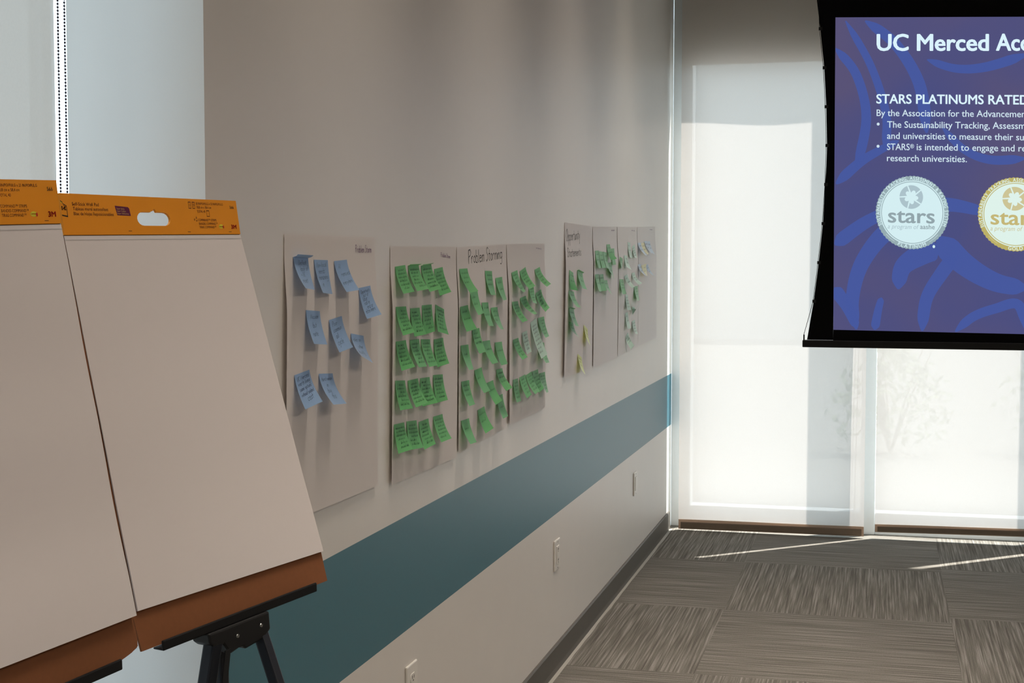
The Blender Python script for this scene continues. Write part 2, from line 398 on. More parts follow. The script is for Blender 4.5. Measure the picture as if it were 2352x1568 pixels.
NOTES=[
(0, 'blue', (0.003, 2.7172, 1.5348), (0.0031, 2.7952, 1.5328), (0.0378, 2.6971, 1.472), (0.0279, 2.771, 1.4669)),
(0, 'blue', (0.0032, 2.8271, 1.5292), (0.0032, 2.9049, 1.5283), (0.0276, 2.8156, 1.4598), (0.0162, 2.8978, 1.4553)),
(0, 'blue', (0.0033, 2.941, 1.5262), (0.0032, 3.0187, 1.5293), (0.0347, 2.9342, 1.459), (0.0349, 3.0125, 1.4622)),
(0, 'blue', (0.0075, 3.0805, 1.4647), (0.0072, 3.1585, 1.4692), (0.0316, 3.0682, 1.3953), (0.0389, 3.1472, 1.4027)),
(0, 'blue', (0.0099, 2.7647, 1.4255), (0.01, 2.8405, 1.4206), (0.0337, 2.7492, 1.3567), (0.0323, 2.8265, 1.3509)),
(0, 'blue', (0.0102, 2.8917, 1.3996), (0.0102, 2.9672, 1.4056), (0.0372, 2.8826, 1.3308), (0.0398, 2.958, 1.3379)),
(0, 'blue', (0.0102, 3.023, 1.3645), (0.0102, 3.1036, 1.3548), (0.051, 2.9844, 1.3155), (0.0436, 3.0747, 1.2948)),
(0, 'blue', (0.0102, 2.7015, 1.2954), (0.0102, 2.7801, 1.3011), (0.0388, 2.6884, 1.2279), (0.0455, 2.7654, 1.2372)),
(0, 'blue', (0.0102, 2.8323, 1.2885), (0.0102, 2.9109, 1.2833), (0.0474, 2.82, 1.2251), (0.047, 2.898, 1.2198)),
(1, 'green', (0.0032, 3.346, 1.512), (0.003, 3.4249, 1.5161), (0.0317, 3.3256, 1.4463), (0.0328, 3.4084, 1.4498)),
(1, 'green', (0.0031, 3.4472, 1.5143), (0.003, 3.5335, 1.5152), (0.0345, 3.4246, 1.4507), (0.0379, 3.5083, 1.4544)),
(1, 'green', (0.0031, 3.5515, 1.5134), (0.003, 3.6396, 1.5174), (0.0316, 3.5365, 1.4462), (0.0373, 3.6226, 1.4535)),
(1, 'green', (0.0035, 3.6629, 1.504), (0.0033, 3.7406, 1.5095), (0.0233, 3.6497, 1.4334), (0.0324, 3.7264, 1.4424)),
(1, 'green', (0.0096, 3.3321, 1.4139), (0.0096, 3.4109, 1.413), (0.0332, 3.3175, 1.3447), (0.0409, 3.3861, 1.3501)),
(1, 'green', (0.0099, 3.443, 1.4065), (0.0099, 3.5185, 1.4062), (0.0267, 3.4244, 1.3363), (0.0345, 3.4982, 1.3389)),
(1, 'green', (0.0097, 3.5385, 1.4112), (0.0097, 3.6221, 1.4115), (0.0176, 3.537, 1.3362), (0.0251, 3.6019, 1.3415)),
(1, 'green', (0.0097, 3.6553, 1.4101), (0.0102, 3.7308, 1.3948), (0.0223, 3.6354, 1.3394), (0.0304, 3.7074, 1.3271)),
(1, 'green', (0.0102, 3.3297, 1.3289), (0.0102, 3.4066, 1.3289), (0.0303, 3.3139, 1.2589), (0.0412, 3.3868, 1.2641)),
(1, 'green', (0.0102, 3.4375, 1.3266), (0.0102, 3.5124, 1.3256), (0.0391, 3.4221, 1.2597), (0.035, 3.5007, 1.2564)),
(1, 'green', (0.0102, 3.5277, 1.3242), (0.0102, 3.6048, 1.32), (0.0339, 3.5225, 1.2537), (0.0372, 3.5869, 1.2529)),
(1, 'green', (0.0102, 3.6378, 1.3178), (0.0102, 3.721, 1.3182), (0.022, 3.6317, 1.2445), (0.0335, 3.7016, 1.2501)),
(1, 'green', (0.0102, 3.3237, 1.2337), (0.0102, 3.3984, 1.2284), (0.0279, 3.3092, 1.1628), (0.0365, 3.3822, 1.1606)),
(1, 'green', (0.0102, 3.4211, 1.2257), (0.0102, 3.502, 1.2253), (0.039, 3.3976, 1.1611), (0.0462, 3.4751, 1.1659)),
(1, 'green', (0.0102, 3.52, 1.2237), (0.0102, 3.5997, 1.2211), (0.0232, 3.4995, 1.1532), (0.0393, 3.5791, 1.1557)),
(1, 'green', (0.0102, 3.6313, 1.2236), (0.0102, 3.7165, 1.2191), (0.0213, 3.6261, 1.1501), (0.0323, 3.6922, 1.1522)),
(1, 'green', (0.0102, 3.3133, 1.1267), (0.0102, 3.3909, 1.1241), (0.0295, 3.2895, 1.0588), (0.0412, 3.3657, 1.0612)),
(1, 'green', (0.0102, 3.4104, 1.124), (0.0102, 3.489, 1.1185), (0.0283, 3.3852, 1.0562), (0.0357, 3.4697, 1.0512)),
(1, 'green', (0.0102, 3.5074, 1.1119), (0.0102, 3.5889, 1.1125), (0.0319, 3.4867, 1.0437), (0.0392, 3.561, 1.0498)),
(1, 'green', (0.0102, 3.6303, 1.1124), (0.0102, 3.7134, 1.1113), (0.0394, 3.6078, 1.0477), (0.0434, 3.6901, 1.0487)),
(2, 'green', (0.004, 3.8986, 1.5031), (0.0039, 3.9797, 1.5043), (0.0364, 3.8932, 1.4362), (0.0396, 3.9696, 1.4397)),
(2, 'green', (0.0045, 4.1657, 1.496), (0.0046, 4.2461, 1.4944), (0.0229, 4.1665, 1.4239), (0.0168, 4.2452, 1.4209)),
(2, 'green', (0.0062, 4.2808, 1.4726), (0.006, 4.3619, 1.4756), (0.034, 4.2722, 1.404), (0.0245, 4.3491, 1.4045)),
(2, 'green', (0.009, 3.9917, 1.4343), (0.0088, 4.0695, 1.4374), (0.0397, 3.9691, 1.3703), (0.0358, 4.0438, 1.3729)),
(2, 'green', (0.0102, 3.8837, 1.3963), (0.0102, 3.9632, 1.3995), (0.0336, 3.8687, 1.3272), (0.0405, 3.952, 1.3324)),
(2, 'green', (0.0102, 4.1116, 1.4019), (0.0102, 4.1825, 1.4007), (0.0359, 4.0972, 1.3335), (0.0303, 4.1722, 1.3297)),
(2, 'green', (0.0102, 4.2114, 1.3834), (0.0102, 4.2896, 1.3834), (0.0453, 4.1962, 1.3195), (0.0347, 4.2734, 1.3149)),
(2, 'green', (0.0102, 4.0058, 1.3256), (0.0102, 4.0828, 1.3283), (0.0365, 3.9901, 1.2578), (0.0349, 4.0692, 1.2593)),
(2, 'green', (0.0102, 3.8884, 1.2871), (0.0102, 3.9667, 1.2858), (0.0383, 3.8771, 1.219), (0.0299, 3.9524, 1.2154)),
(2, 'green', (0.0102, 4.1191, 1.2861), (0.0102, 4.2012, 1.2857), (0.0423, 4.1108, 1.2194), (0.0409, 4.1876, 1.2192)),
(2, 'green', (0.0102, 4.2596, 1.2749), (0.0102, 4.3434, 1.2732), (0.0344, 4.2457, 1.2058), (0.0341, 4.3242, 1.2053)),
(2, 'green', (0.0102, 4.0308, 1.2064), (0.0102, 4.1081, 1.2096), (0.0434, 4.016, 1.1414), (0.0393, 4.0987, 1.1416)),
(2, 'green', (0.0102, 4.2755, 1.1893), (0.0102, 4.348, 1.1898), (0.046, 4.2594, 1.126), (0.0502, 4.3249, 1.1313)),
(2, 'green', (0.0102, 3.8953, 1.1839), (0.0102, 3.974, 1.1824), (0.0384, 3.8791, 1.1169), (0.0339, 3.9536, 1.1148)),
(2, 'green', (0.0102, 4.1624, 1.158), (0.0102, 4.2383, 1.1609), (0.0442, 4.1448, 1.0941), (0.0469, 4.211, 1.1021)),
(2, 'green', (0.0102, 4.2754, 1.1067), (0.0102, 4.3525, 1.1084), (0.038, 4.2537, 1.0411), (0.0335, 4.3312, 1.0409)),
(2, 'green', (0.0102, 4.0642, 1.0852), (0.0102, 4.1386, 1.0905), (0.0399, 4.0439, 1.0199), (0.0446, 4.1174, 1.0278)),
(2, 'green', (0.0102, 3.8931, 1.0731), (0.0102, 3.9726, 1.0721), (0.0437, 3.8717, 1.0101), (0.0386, 3.9541, 1.0057)),
(3, 'green', (0.006, 4.4812, 1.4874), (0.0053, 4.5599, 1.4954), (0.0458, 4.4783, 1.4244), (0.0339, 4.556, 1.4266)),
(3, 'green', (0.0057, 4.5897, 1.4906), (0.0046, 4.6739, 1.5051), (0.045, 4.5638, 1.4329), (0.0416, 4.6595, 1.4421)),
(3, 'green', (0.0054, 4.8018, 1.4946), (0.0047, 4.879, 1.5043), (0.0509, 4.7914, 1.4366), (0.0484, 4.8645, 1.4458)),
(3, 'green', (0.0093, 4.6981, 1.4403), (0.0091, 4.7703, 1.4428), (0.0361, 4.6551, 1.3857), (0.0294, 4.7347, 1.3805)),
(3, 'green', (0.0102, 4.7946, 1.4138), (0.0099, 4.8786, 1.4264), (0.0484, 4.7805, 1.3514), (0.0448, 4.8594, 1.3635)),
(3, 'green', (0.0102, 4.5758, 1.4033), (0.0102, 4.6556, 1.4096), (0.0613, 4.5662, 1.35), (0.0534, 4.6386, 1.3513)),
(3, 'green', (0.0102, 4.4713, 1.3935), (0.0102, 4.5476, 1.3944), (0.0463, 4.4652, 1.3287), (0.0478, 4.5299, 1.3326)),
(3, 'green', (0.0102, 4.8278, 1.3277), (0.0102, 4.923, 1.3298), (0.0407, 4.8168, 1.2606), (0.0329, 4.9037, 1.2616)),
(3, 'mint', (0.0102, 4.7224, 1.3169), (0.0102, 4.8071, 1.3289), (0.0482, 4.7227, 1.1944), (0.0495, 4.8078, 1.205)),
(3, 'mint', (0.0102, 4.6034, 1.2875), (0.0102, 4.6734, 1.2927), (0.0311, 4.5887, 1.2175), (0.0301, 4.6551, 1.2233)),
(3, 'green', (0.0102, 4.4816, 1.2711), (0.0102, 4.5547, 1.274), (0.0465, 4.4648, 1.2083), (0.0471, 4.5332, 1.213)),
(3, 'green', (0.0102, 4.8344, 1.2364), (0.0102, 4.9231, 1.2382), (0.0435, 4.8125, 1.1735), (0.0334, 4.9077, 1.1691)),
(3, 'green', (0.0102, 4.4818, 1.1416), (0.0102, 4.5504, 1.1415), (0.0262, 4.4707, 1.0697), (0.0217, 4.5458, 1.0676)),
(3, 'green', (0.0102, 4.569, 1.1423), (0.0102, 4.6468, 1.1468), (0.0405, 4.551, 1.0767), (0.0385, 4.6238, 1.0818)),
(3, 'green', (0.0102, 4.6565, 1.143), (0.0102, 4.7381, 1.1501), (0.0476, 4.6353, 1.0822), (0.0429, 4.7202, 1.0857)),
(3, 'green', (0.0102, 4.7481, 1.1489), (0.0102, 4.8318, 1.1503), (0.0342, 4.7469, 1.0765), (0.0379, 4.8055, 1.0864)),
(3, 'green', (0.0102, 4.8507, 1.1339), (0.0102, 4.9378, 1.1334), (0.0413, 4.8314, 1.069), (0.0279, 4.9163, 1.0643)),
(4, 'green', (0.0102, 5.344, 1.4904), (0.0102, 5.4151, 1.4789), (0.0164, 5.3382, 1.4164), (0.0334, 5.3959, 1.4107)),
(4, 'green', (0.0102, 5.4898, 1.4879), (0.0102, 5.5917, 1.4755), (0.0336, 5.479, 1.418), (0.0349, 5.5626, 1.4116)),
(4, 'green', (0.0102, 5.332, 1.4123), (0.0102, 5.4284, 1.4056), (0.0469, 5.3131, 1.3503), (0.0443, 5.3993, 1.3461)),
(4, 'green', (0.0102, 5.335, 1.3472), (0.0102, 5.4287, 1.3381), (0.0392, 5.3214, 1.28), (0.036, 5.4025, 1.2733)),
(4, 'green', (0.0102, 5.3357, 1.2941), (0.0102, 5.4177, 1.2876), (0.0471, 5.2895, 1.2487), (0.0417, 5.382, 1.2302)),
(4, 'lime', (0.0102, 5.6225, 1.2705), (0.0102, 5.6972, 1.248), (0.0316, 5.592, 1.206), (0.0289, 5.6666, 1.1827)),
(4, 'lime', (0.0102, 5.5038, 1.1604), (0.0102, 5.5807, 1.1417), (0.0342, 5.4723, 1.0973), (0.0313, 5.5558, 1.0747)),
(5, 'green', (0.0066, 5.8678, 1.5657), (0.0065, 5.9433, 1.5678), (0.024, 5.8543, 1.4945), (0.0194, 5.9454, 1.494)),
(5, 'green', (0.0067, 5.9484, 1.565), (0.0069, 6.0368, 1.5627), (0.024, 5.9336, 1.4941), (0.0257, 6.0125, 1.4948)),
(5, 'green', (0.0068, 6.0407, 1.5632), (0.0071, 6.1224, 1.56), (0.0268, 6.019, 1.4948), (0.022, 6.1089, 1.4883)),
(5, 'green', (0.0045, 6.1327, 1.5948), (0.0043, 6.2119, 1.5968), (0.0271, 6.1134, 1.5265), (0.0393, 6.1933, 1.5337)),
(5, 'green', (0.0057, 6.2343, 1.5776), (0.0056, 6.3093, 1.5794), (0.0165, 6.2175, 1.5058), (0.0175, 6.2937, 1.5075)),
(5, 'green', (0.0098, 6.1281, 1.5145), (0.0097, 6.2275, 1.5179), (0.0353, 6.0707, 1.4743), (0.0198, 6.2282, 1.4405)),
(5, 'green', (0.0102, 5.8514, 1.4681), (0.0102, 5.9297, 1.4692), (0.0305, 5.8407, 1.3973), (0.0245, 5.9205, 1.3967)),
(5, 'green', (0.0102, 5.9468, 1.4676), (0.0102, 6.0313, 1.4682), (0.0213, 5.9251, 1.3972), (0.0293, 6.0143, 1.3982)),
(5, 'green', (0.0102, 6.0508, 1.4412), (0.0102, 6.1213, 1.4415), (0.0422, 6.0031, 1.3938), (0.0378, 6.092, 1.3788)),
(6, 'mint', (0.0042, 6.6642, 1.6113), (0.0043, 6.7379, 1.6099), (0.0181, 6.6532, 1.5389), (0.017, 6.7316, 1.5368)),
(6, 'mint', (0.0056, 6.7809, 1.5907), (0.0047, 6.863, 1.6039), (0.0273, 6.7307, 1.5402), (0.0212, 6.8349, 1.5369)),
(6, 'green', (0.0091, 6.4325, 1.5429), (0.0095, 6.5035, 1.5344), (0.0264, 6.3753, 1.4984), (0.0167, 6.4481, 1.4852)),
(6, 'mint', (0.0086, 6.5477, 1.5496), (0.0088, 6.6293, 1.5477), (0.0284, 6.4991, 1.4967), (0.0334, 6.6042, 1.482)),
(6, 'mint', (0.0102, 6.7472, 1.4653), (0.0102, 6.8276, 1.4691), (0.0495, 6.7163, 1.4101), (0.0529, 6.7945, 1.4178)),
(6, 'mint', (0.0102, 6.5478, 1.4541), (0.0102, 6.6274, 1.462), (0.0514, 6.5205, 1.3983), (0.051, 6.6009, 1.4055)),
(6, 'green', (0.0102, 6.4251, 1.4416), (0.0102, 6.5232, 1.4392), (0.0294, 6.4039, 1.3728), (0.0306, 6.4963, 1.3728)),
(6, 'green', (0.0102, 6.8162, 1.4003), (0.0102, 6.9232, 1.403), (0.0317, 6.7889, 1.3344), (0.0211, 6.9069, 1.3311)),
(6, 'mint', (0.0102, 6.5731, 1.3658), (0.0102, 6.6401, 1.3667), (0.0252, 6.5484, 1.2972), (0.028, 6.6405, 1.2941)),
(6, 'mint', (0.0102, 6.7591, 1.3012), (0.0102, 6.8343, 1.3038), (0.0253, 6.6938, 1.2686), (0.048, 6.775, 1.3286)),
(6, 'mint', (0.0102, 6.5712, 1.2804), (0.0102, 6.6424, 1.2864), (0.0256, 6.556, 1.2091), (0.0258, 6.6413, 1.2088)),
(6, 'mint', (0.0102, 6.7611, 1.2358), (0.0102, 6.8438, 1.2412), (0.0343, 6.7174, 1.1804), (0.0295, 6.8223, 1.1726)),
(6, 'mint', (0.0102, 6.5856, 1.1719), (0.0102, 6.6524, 1.1895), (0.0424, 6.551, 1.1144), (0.0451, 6.625, 1.1297)),
(7, 'sky', (0.0051, 6.9502, 1.6105), (0.0048, 7.0434, 1.6134), (0.0458, 6.9369, 1.5496), (0.0401, 7.0231, 1.551)),
(7, 'yellow', (0.0051, 7.0465, 1.6104), (0.0048, 7.1557, 1.614), (0.0424, 7.0165, 1.5533), (0.0339, 7.114, 1.5595)),
(7, 'sky', (0.0043, 7.1483, 1.6217), (0.0042, 7.2459, 1.6234), (0.0443, 7.1385, 1.5596), (0.0393, 7.2164, 1.5647)),
(7, 'sky', (0.0043, 7.2527, 1.6211), (0.0041, 7.3303, 1.624), (0.0392, 7.2403, 1.5564), (0.0325, 7.3071, 1.5591)),
(7, 'sky', (0.0102, 6.9297, 1.5049), (0.0102, 7.0071, 1.5093), (0.0507, 6.8954, 1.4527), (0.0433, 6.9776, 1.4495)),
(7, 'yellow', (0.0102, 7.036, 1.4999), (0.0102, 7.1674, 1.5089), (0.0433, 6.9925, 1.4493), (0.0258, 7.1242, 1.4502)),
(7, 'sky', (0.0102, 7.1678, 1.497), (0.0102, 7.2351, 1.5075), (0.0563, 7.1344, 1.449), (0.0477, 7.2132, 1.4469))]
HEADS={'ps1': ((0.0023, 3.0761, 1.5455), (0.0023, 3.1798, 1.5457), (0.0023, 3.0765, 1.5622)), 'ps2': ((0.0023, 3.7287, 1.5375), (0.0023, 3.8137, 1.5325), (0.0023, 3.7288, 1.5487)), 'big': ((0.0029, 3.9973, 1.5173), (0.0024, 4.3714, 1.5326), (0.0023, 3.9995, 1.5564)), 'ps4': ((0.0023, 4.8347, 1.5677), (0.0023, 4.9141, 1.564), (0.0023, 4.8347, 1.5748)), 'op': ((0.0036, 5.3204, 1.5995), (0.0031, 5.5755, 1.6099), (0.0023, 5.326, 1.6406)), 'st': ((0.008, 5.3257, 1.5394), (0.0075, 5.5787, 1.5465), (0.0057, 5.336, 1.5703)), 'q6': ((0.0023, 6.2555, 1.6559), (0.0023, 6.3362, 1.6574), (0.0023, 6.2554, 1.6629)), 'q7': ((0.0023, 6.7835, 1.6665), (0.0023, 6.8792, 1.6665), (0.0023, 6.7833, 1.6719)), 'q8': ((0.0023, 7.3414, 1.6817), (0.0023, 7.4259, 1.6828), (0.0023, 7.3412, 1.687))}
PAD1={'TL': (-0.037, 1.369, 1.624), 'TR': (0.0437, 1.7895, 1.6396), 'HR': (0.0513, 1.7885, 1.5797), 'HL': (-0.026, 1.369, 1.564), 'SL': (0.072, 1.371, 1.017), 'SR': (0.1537, 1.7914, 1.0321), 'CL': (0.082, 1.371, 0.962), 'CR': (0.16, 1.7907, 0.9774)}
PAD2={'TL': (-0.002, 1.869, 1.626), 'TR': (0.083, 2.281, 1.63), 'HR': (0.093, 2.277, 1.573), 'HL': (0.008, 1.866, 1.565), 'SL': (0.131, 1.841, 1.025), 'SR': (0.247, 2.261, 1.035), 'CL': (0.142, 1.839, 0.968), 'CR': (0.259, 2.259, 0.986)}
FEET2=[(0.1606, 1.6603, 0.0), (0.1128, 2.1856, 0.0), (0.6898, 1.7968, 0.0)]
SLIDE=[(0.9435, 6.6, 2.6019), (1.7353, 6.6, 2.5721), (0.9517, 6.6, 1.2155), (1.7619, 6.6, 1.2066)]
EDGE=[(0.8614, 2.6819), (0.8779, 2.5548), (0.8975, 2.3822), (0.9083, 2.2099), (0.9139, 2.0381), (0.912, 1.9492), (0.9077, 1.865), (0.9002, 1.6907), (0.8836, 1.516), (0.864, 1.3429), (0.8367, 1.1692)]
TABS=[(0.8751, 2.5549), (0.8943, 2.3823), (0.9049, 2.21), (0.9109, 2.0381), (0.9073, 1.865), (0.8981, 1.6907), (0.8811, 1.516), (0.8621, 1.3428), (0.8216, 1.1902)]

# ------------------------------------------------------------------ materials
STRIPE = srgb(52, 112, 128)
def wall_material():
    m = mat('painted_wall', (0.76, 0.725, 0.68, 1), rough=0.42, noise=0.02, nscale=6, bump=0.05, bscale=260, spec=0.7)
    nt = m.node_tree; b = nt.nodes['Principled BSDF']
    src = b.inputs['Base Color'].links[0].from_socket
    geo = nt.nodes.new('ShaderNodeNewGeometry')
    sp = nt.nodes.new('ShaderNodeSeparateXYZ'); nt.links.new(geo.outputs['Position'], sp.inputs[0])
    sn = nt.nodes.new('ShaderNodeSeparateXYZ'); nt.links.new(geo.outputs['True Normal'], sn.inputs[0])
    def m2(op, a, v):
        n = nt.nodes.new('ShaderNodeMath'); n.operation = op
        nt.links.new(a, n.inputs[0])
        if isinstance(v, float): n.inputs[1].default_value = v
        else: nt.links.new(v, n.inputs[1])
        return n.outputs[0]
    band = m2('MULTIPLY', m2('GREATER_THAN', sp.outputs[2], 0.5865), m2('LESS_THAN', sp.outputs[2], 0.880))
    band = m2('MULTIPLY', band, m2('GREATER_THAN', sn.outputs[0], 0.5))
    mx = nt.nodes.new('ShaderNodeMix'); mx.data_type = 'RGBA'
    nt.links.new(band, mx.inputs[0]); nt.links.new(src, mx.inputs[6]); mx.inputs[7].default_value = STRIPE
    nt.links.new(mx.outputs[2], b.inputs['Base Color'])
    return m
M_WALL = wall_material()
M_PLAIN = mat('plain_wall', (0.74, 0.71, 0.67, 1), rough=0.8, noise=0.02, nscale=5)
M_CEIL = mat('ceiling_tile', (0.78, 0.77, 0.75, 1), rough=0.9, noise=0.03, nscale=20)
M_BASE = mat('baseboard_vinyl', srgb(92, 88, 82), rough=0.5, noise=0.04)
M_CAULK = mat('pale_edge_strip', srgb(176, 172, 164), rough=0.7, noise=0.06, nscale=30)
M_FRAME = mat('window_aluminium', srgb(232, 238, 242), rough=0.45, noise=0.02)
M_BLACK = mat('black_screen_fabric', srgb(9, 9, 10), rough=0.9, spec=0.1)
M_BAR = mat('black_metal', srgb(14, 14, 15), rough=0.5, spec=0.3)
M_LEG = mat('easel_black_aluminium', srgb(30, 33, 40), rough=0.42, metal=0.35, noise=0.05)
M_HUB = mat('easel_black_plastic', srgb(20, 20, 21), rough=0.5, noise=0.08, nscale=90)
M_SCREW = mat('screw_steel', srgb(190, 190, 190), rough=0.25, metal=1.0)
M_CARD = mat('brown_cardboard', srgb(132, 82, 50), rough=0.85, noise=0.07, nscale=120)
M_ORANGE = mat('orange_header_card', srgb(238, 150, 12), rough=0.55, noise=0.03, nscale=30)
M_PAD = mat('white_pad_paper', (0.735, 0.68, 0.668, 1), rough=0.85, noise=0.012, nscale=7)
M_SHEET = paper_mat('white_wall_sheet', (0.80, 0.75, 0.725, 1), trans=0.10, noise=0.012, nscale=9, gloss=0.6)
M_PLATE = mat('ivory_plate', (0.80, 0.77, 0.72, 1), rough=0.35, noise=0.01)
M_SLOT = mat('socket_slot', (0.03, 0.03, 0.03, 1), rough=0.6)
M_TAUPE = mat('hem_bar_taupe', srgb(158, 140, 124), rough=0.8, noise=0.06, nscale=80)
M_SEAM = paper_mat('hem_fabric_taupe', (0.62, 0.50, 0.41, 1), 0.4, noise=0.05, nscale=120)
M_CHAIN = mat('bead_chain_plastic', srgb(70, 62, 78), rough=0.4)
NOTE_M = {k: paper_mat(k+'_note', c, t, noise=0.04, gloss=0.5) for k, c, t in (
          ('blue', (0.30, 0.46, 0.71, 1), 0.22), ('green', (0.17, 0.54, 0.20, 1), 0.28), ('mint', (0.58, 0.80, 0.68, 1), 0.25),
          ('lime', (0.70, 0.78, 0.20, 1), 0.25), ('yellow', (0.90, 0.84, 0.44, 1), 0.25), ('sky', (0.60, 0.76, 0.94, 1), 0.25))}
INK = mat('dark_marker_ink', srgb(26, 40, 38), rough=0.7)
INK_B = mat('blue_black_ink', srgb(44, 52, 84), rough=0.7)
INK_P = mat('purple_marker_ink', srgb(98, 40, 110), rough=0.7)
INK_G = mat('grey_marker_ink', srgb(60, 66, 66), rough=0.7)
FAB = blind_mat('blind_weave', (0.46, 0.44, 0.41, 1), (0.285, 0.264, 0.251, 1), 0.08)
FAB2 = blind_mat('side_blind_weave', (0.34, 0.33, 0.31, 1), (0.38, 0.35, 0.318, 1), 0.09)

def carpet_material():
    m = bpy.data.materials.new('carpet_tiles'); m.use_nodes = True
    nt = m.node_tree; L = nt.links; b = nt.nodes['Principled BSDF']
    b.inputs['Roughness'].default_value = 0.95; b.inputs['Specular IOR Level'].default_value = 0.1
    geo = nt.nodes.new('ShaderNodeNewGeometry')
    sp = nt.nodes.new('ShaderNodeSeparateXYZ'); L.new(geo.outputs['Position'], sp.inputs[0])
    def M(op, a, c=None, d=None):
        n = nt.nodes.new('ShaderNodeMath'); n.operation = op
        for i, q in enumerate((a, c, d)):
            if q is None: continue
            if isinstance(q, (int, float)): n.inputs[i].default_value = q
            else: L.new(q, n.inputs[i])
        return n.outputs[0]
    fx = M('DIVIDE', M('SUBTRACT', sp.outputs[0], 0.511-0.953), 0.953)
    ix = M('FLOOR', fx)
    shift = M('MULTIPLY', M('FLOOR', M('MULTIPLY', ix, 0.5)), 0.085)
    fy = M('DIVIDE', M('SUBTRACT', M('SUBTRACT', sp.outputs[1], 7.27-1.015*12), shift), 1.015)
    iy = M('FLOOR', fy)
    par = M('FLOORED_MODULO', M('ADD', M('ADD', ix, iy), 1.0), 2.0)
    def streak(vx, vy, seed):
        cmb = nt.nodes.new('ShaderNodeCombineXYZ')
        L.new(M('ADD', M('MULTIPLY', sp.outputs[0], vx), M('MULTIPLY', ix, 3.7+seed)), cmb.inputs[0])
        L.new(M('ADD', M('MULTIPLY', sp.outputs[1], vy), M('MULTIPLY', iy, 5.3+seed)), cmb.inputs[1])
        n = nt.nodes.new('ShaderNodeTexNoise'); n.inputs['Scale'].default_value = 1
        n.inputs['Detail'].default_value = 2.5; n.inputs['Roughness'].default_value = 0.62
        L.new(cmb.outputs[0], n.inputs['Vector'])
        return n.outputs[0]
    a = streak(115, 2.0, 0); c = streak(2.0, 115, 1)
    mx = nt.nodes.new('ShaderNodeMix'); mx.data_type = 'FLOAT'
    L.new(par, mx.inputs[0]); L.new(c, mx.inputs[2]); L.new(a, mx.inputs[3])
    cr = nt.nodes.new('ShaderNodeValToRGB')
    e = cr.color_ramp.elements
    e[0].position = 0.34; e[0].color = srgb(95, 91, 85)
    e[1].position = 0.68; e[1].color = srgb(150, 146, 140)
    k = cr.color_ramp.elements.new(0.5); k.color = srgb(117, 113, 106)
    L.new(mx.outputs[0], cr.inputs[0])
    fuzz = nt.nodes.new('ShaderNodeTexNoise'); fuzz.inputs['Scale'].default_value = 210; fuzz.inputs['Detail'].default_value = 2
    L.new(geo.outputs['Position'], fuzz.inputs['Vector'])
    mr = nt.nodes.new('ShaderNodeMapRange'); mr.inputs[3].default_value = 0.62; mr.inputs[4].default_value = 1.38
    L.new(fuzz.outputs[0], mr.inputs[0])
    vm = nt.nodes.new('ShaderNodeVectorMath'); vm.operation = 'SCALE'
    L.new(cr.outputs[0], vm.inputs[0]); L.new(mr.outputs[0], vm.inputs['Scale'])
    L.new(vm.outputs[0], b.inputs['Base Color'])
    bp = nt.nodes.new('ShaderNodeBump'); bp.inputs['Strength'].default_value = 0.5; bp.inputs['Distance'].default_value = 0.004
    L.new(fuzz.outputs[0], bp.inputs['Height']); L.new(bp.outputs[0], b.inputs['Normal'])
    return m
M_CARPET = carpet_material()

def glass_material(name, tint):
    m = bpy.data.materials.new(name); m.use_nodes = True
    nt = m.node_tree
    for n in list(nt.nodes): nt.nodes.remove(n)
    out = nt.nodes.new('ShaderNodeOutputMaterial')
    t = nt.nodes.new('ShaderNodeBsdfTransparent'); t.inputs[0].default_value = tint
    g = nt.nodes.new('ShaderNodeBsdfGlossy'); g.inputs['Roughness'].default_value = 0.02
    ms = nt.nodes.new('ShaderNodeMixShader'); ms.inputs[0].default_value = 0.05
    nt.links.new(t.outputs[0], ms.inputs[1]); nt.links.new(g.outputs[0], ms.inputs[2])
    nt.links.new(ms.outputs[0], out.inputs[0])
    return m
M_GLASS = glass_material('window_glass', (0.975, 0.98, 0.975, 1))
M_GLASS2 = glass_material('side_window_glass', (0.80, 0.79, 0.78, 1))

# ------------------------------------------------------------------ room shell
RX = 6.5; RY0 = -2.6; YC = 8.175; JY = 2.335; WD = 0.27
structure(MB().box((-WD, RY0, -0.1), (RX, 8.31, 0)).build('floor', M_CARPET))
structure(MB().box((-WD, RY0, CEIL), (RX, 8.31, CEIL+0.15)).build('ceiling', M_CEIL))
structure(MB().box((-WD, JY, 0), (0, YC, CEIL)).build('wall_left', M_WALL))
structure(MB().box((-WD, RY0, 0), (0, 0.2, CEIL)).build('wall_left_near', M_PLAIN))
structure(MB().box((-WD, 0.2, 3.1), (0, JY, CEIL)).build('wall_left_lintel', M_PLAIN))
structure(MB().box((RX, RY0, 0), (RX+0.2, 8.31, CEIL)).build('wall_right', M_PLAIN))
structure(MB().box((-WD, RY0-0.2, 0), (RX+0.2, RY0, CEIL)).build('wall_rear', M_PLAIN))
structure(MB().box((0.064, 8.152, 2.621), (RX, 8.17, CEIL)).build('wall_window_header', M_PLAIN))
structure(MB().box((4.42, 8.12, 0), (RX, 8.31, 2.62)).build('wall_window_side', M_PLAIN))
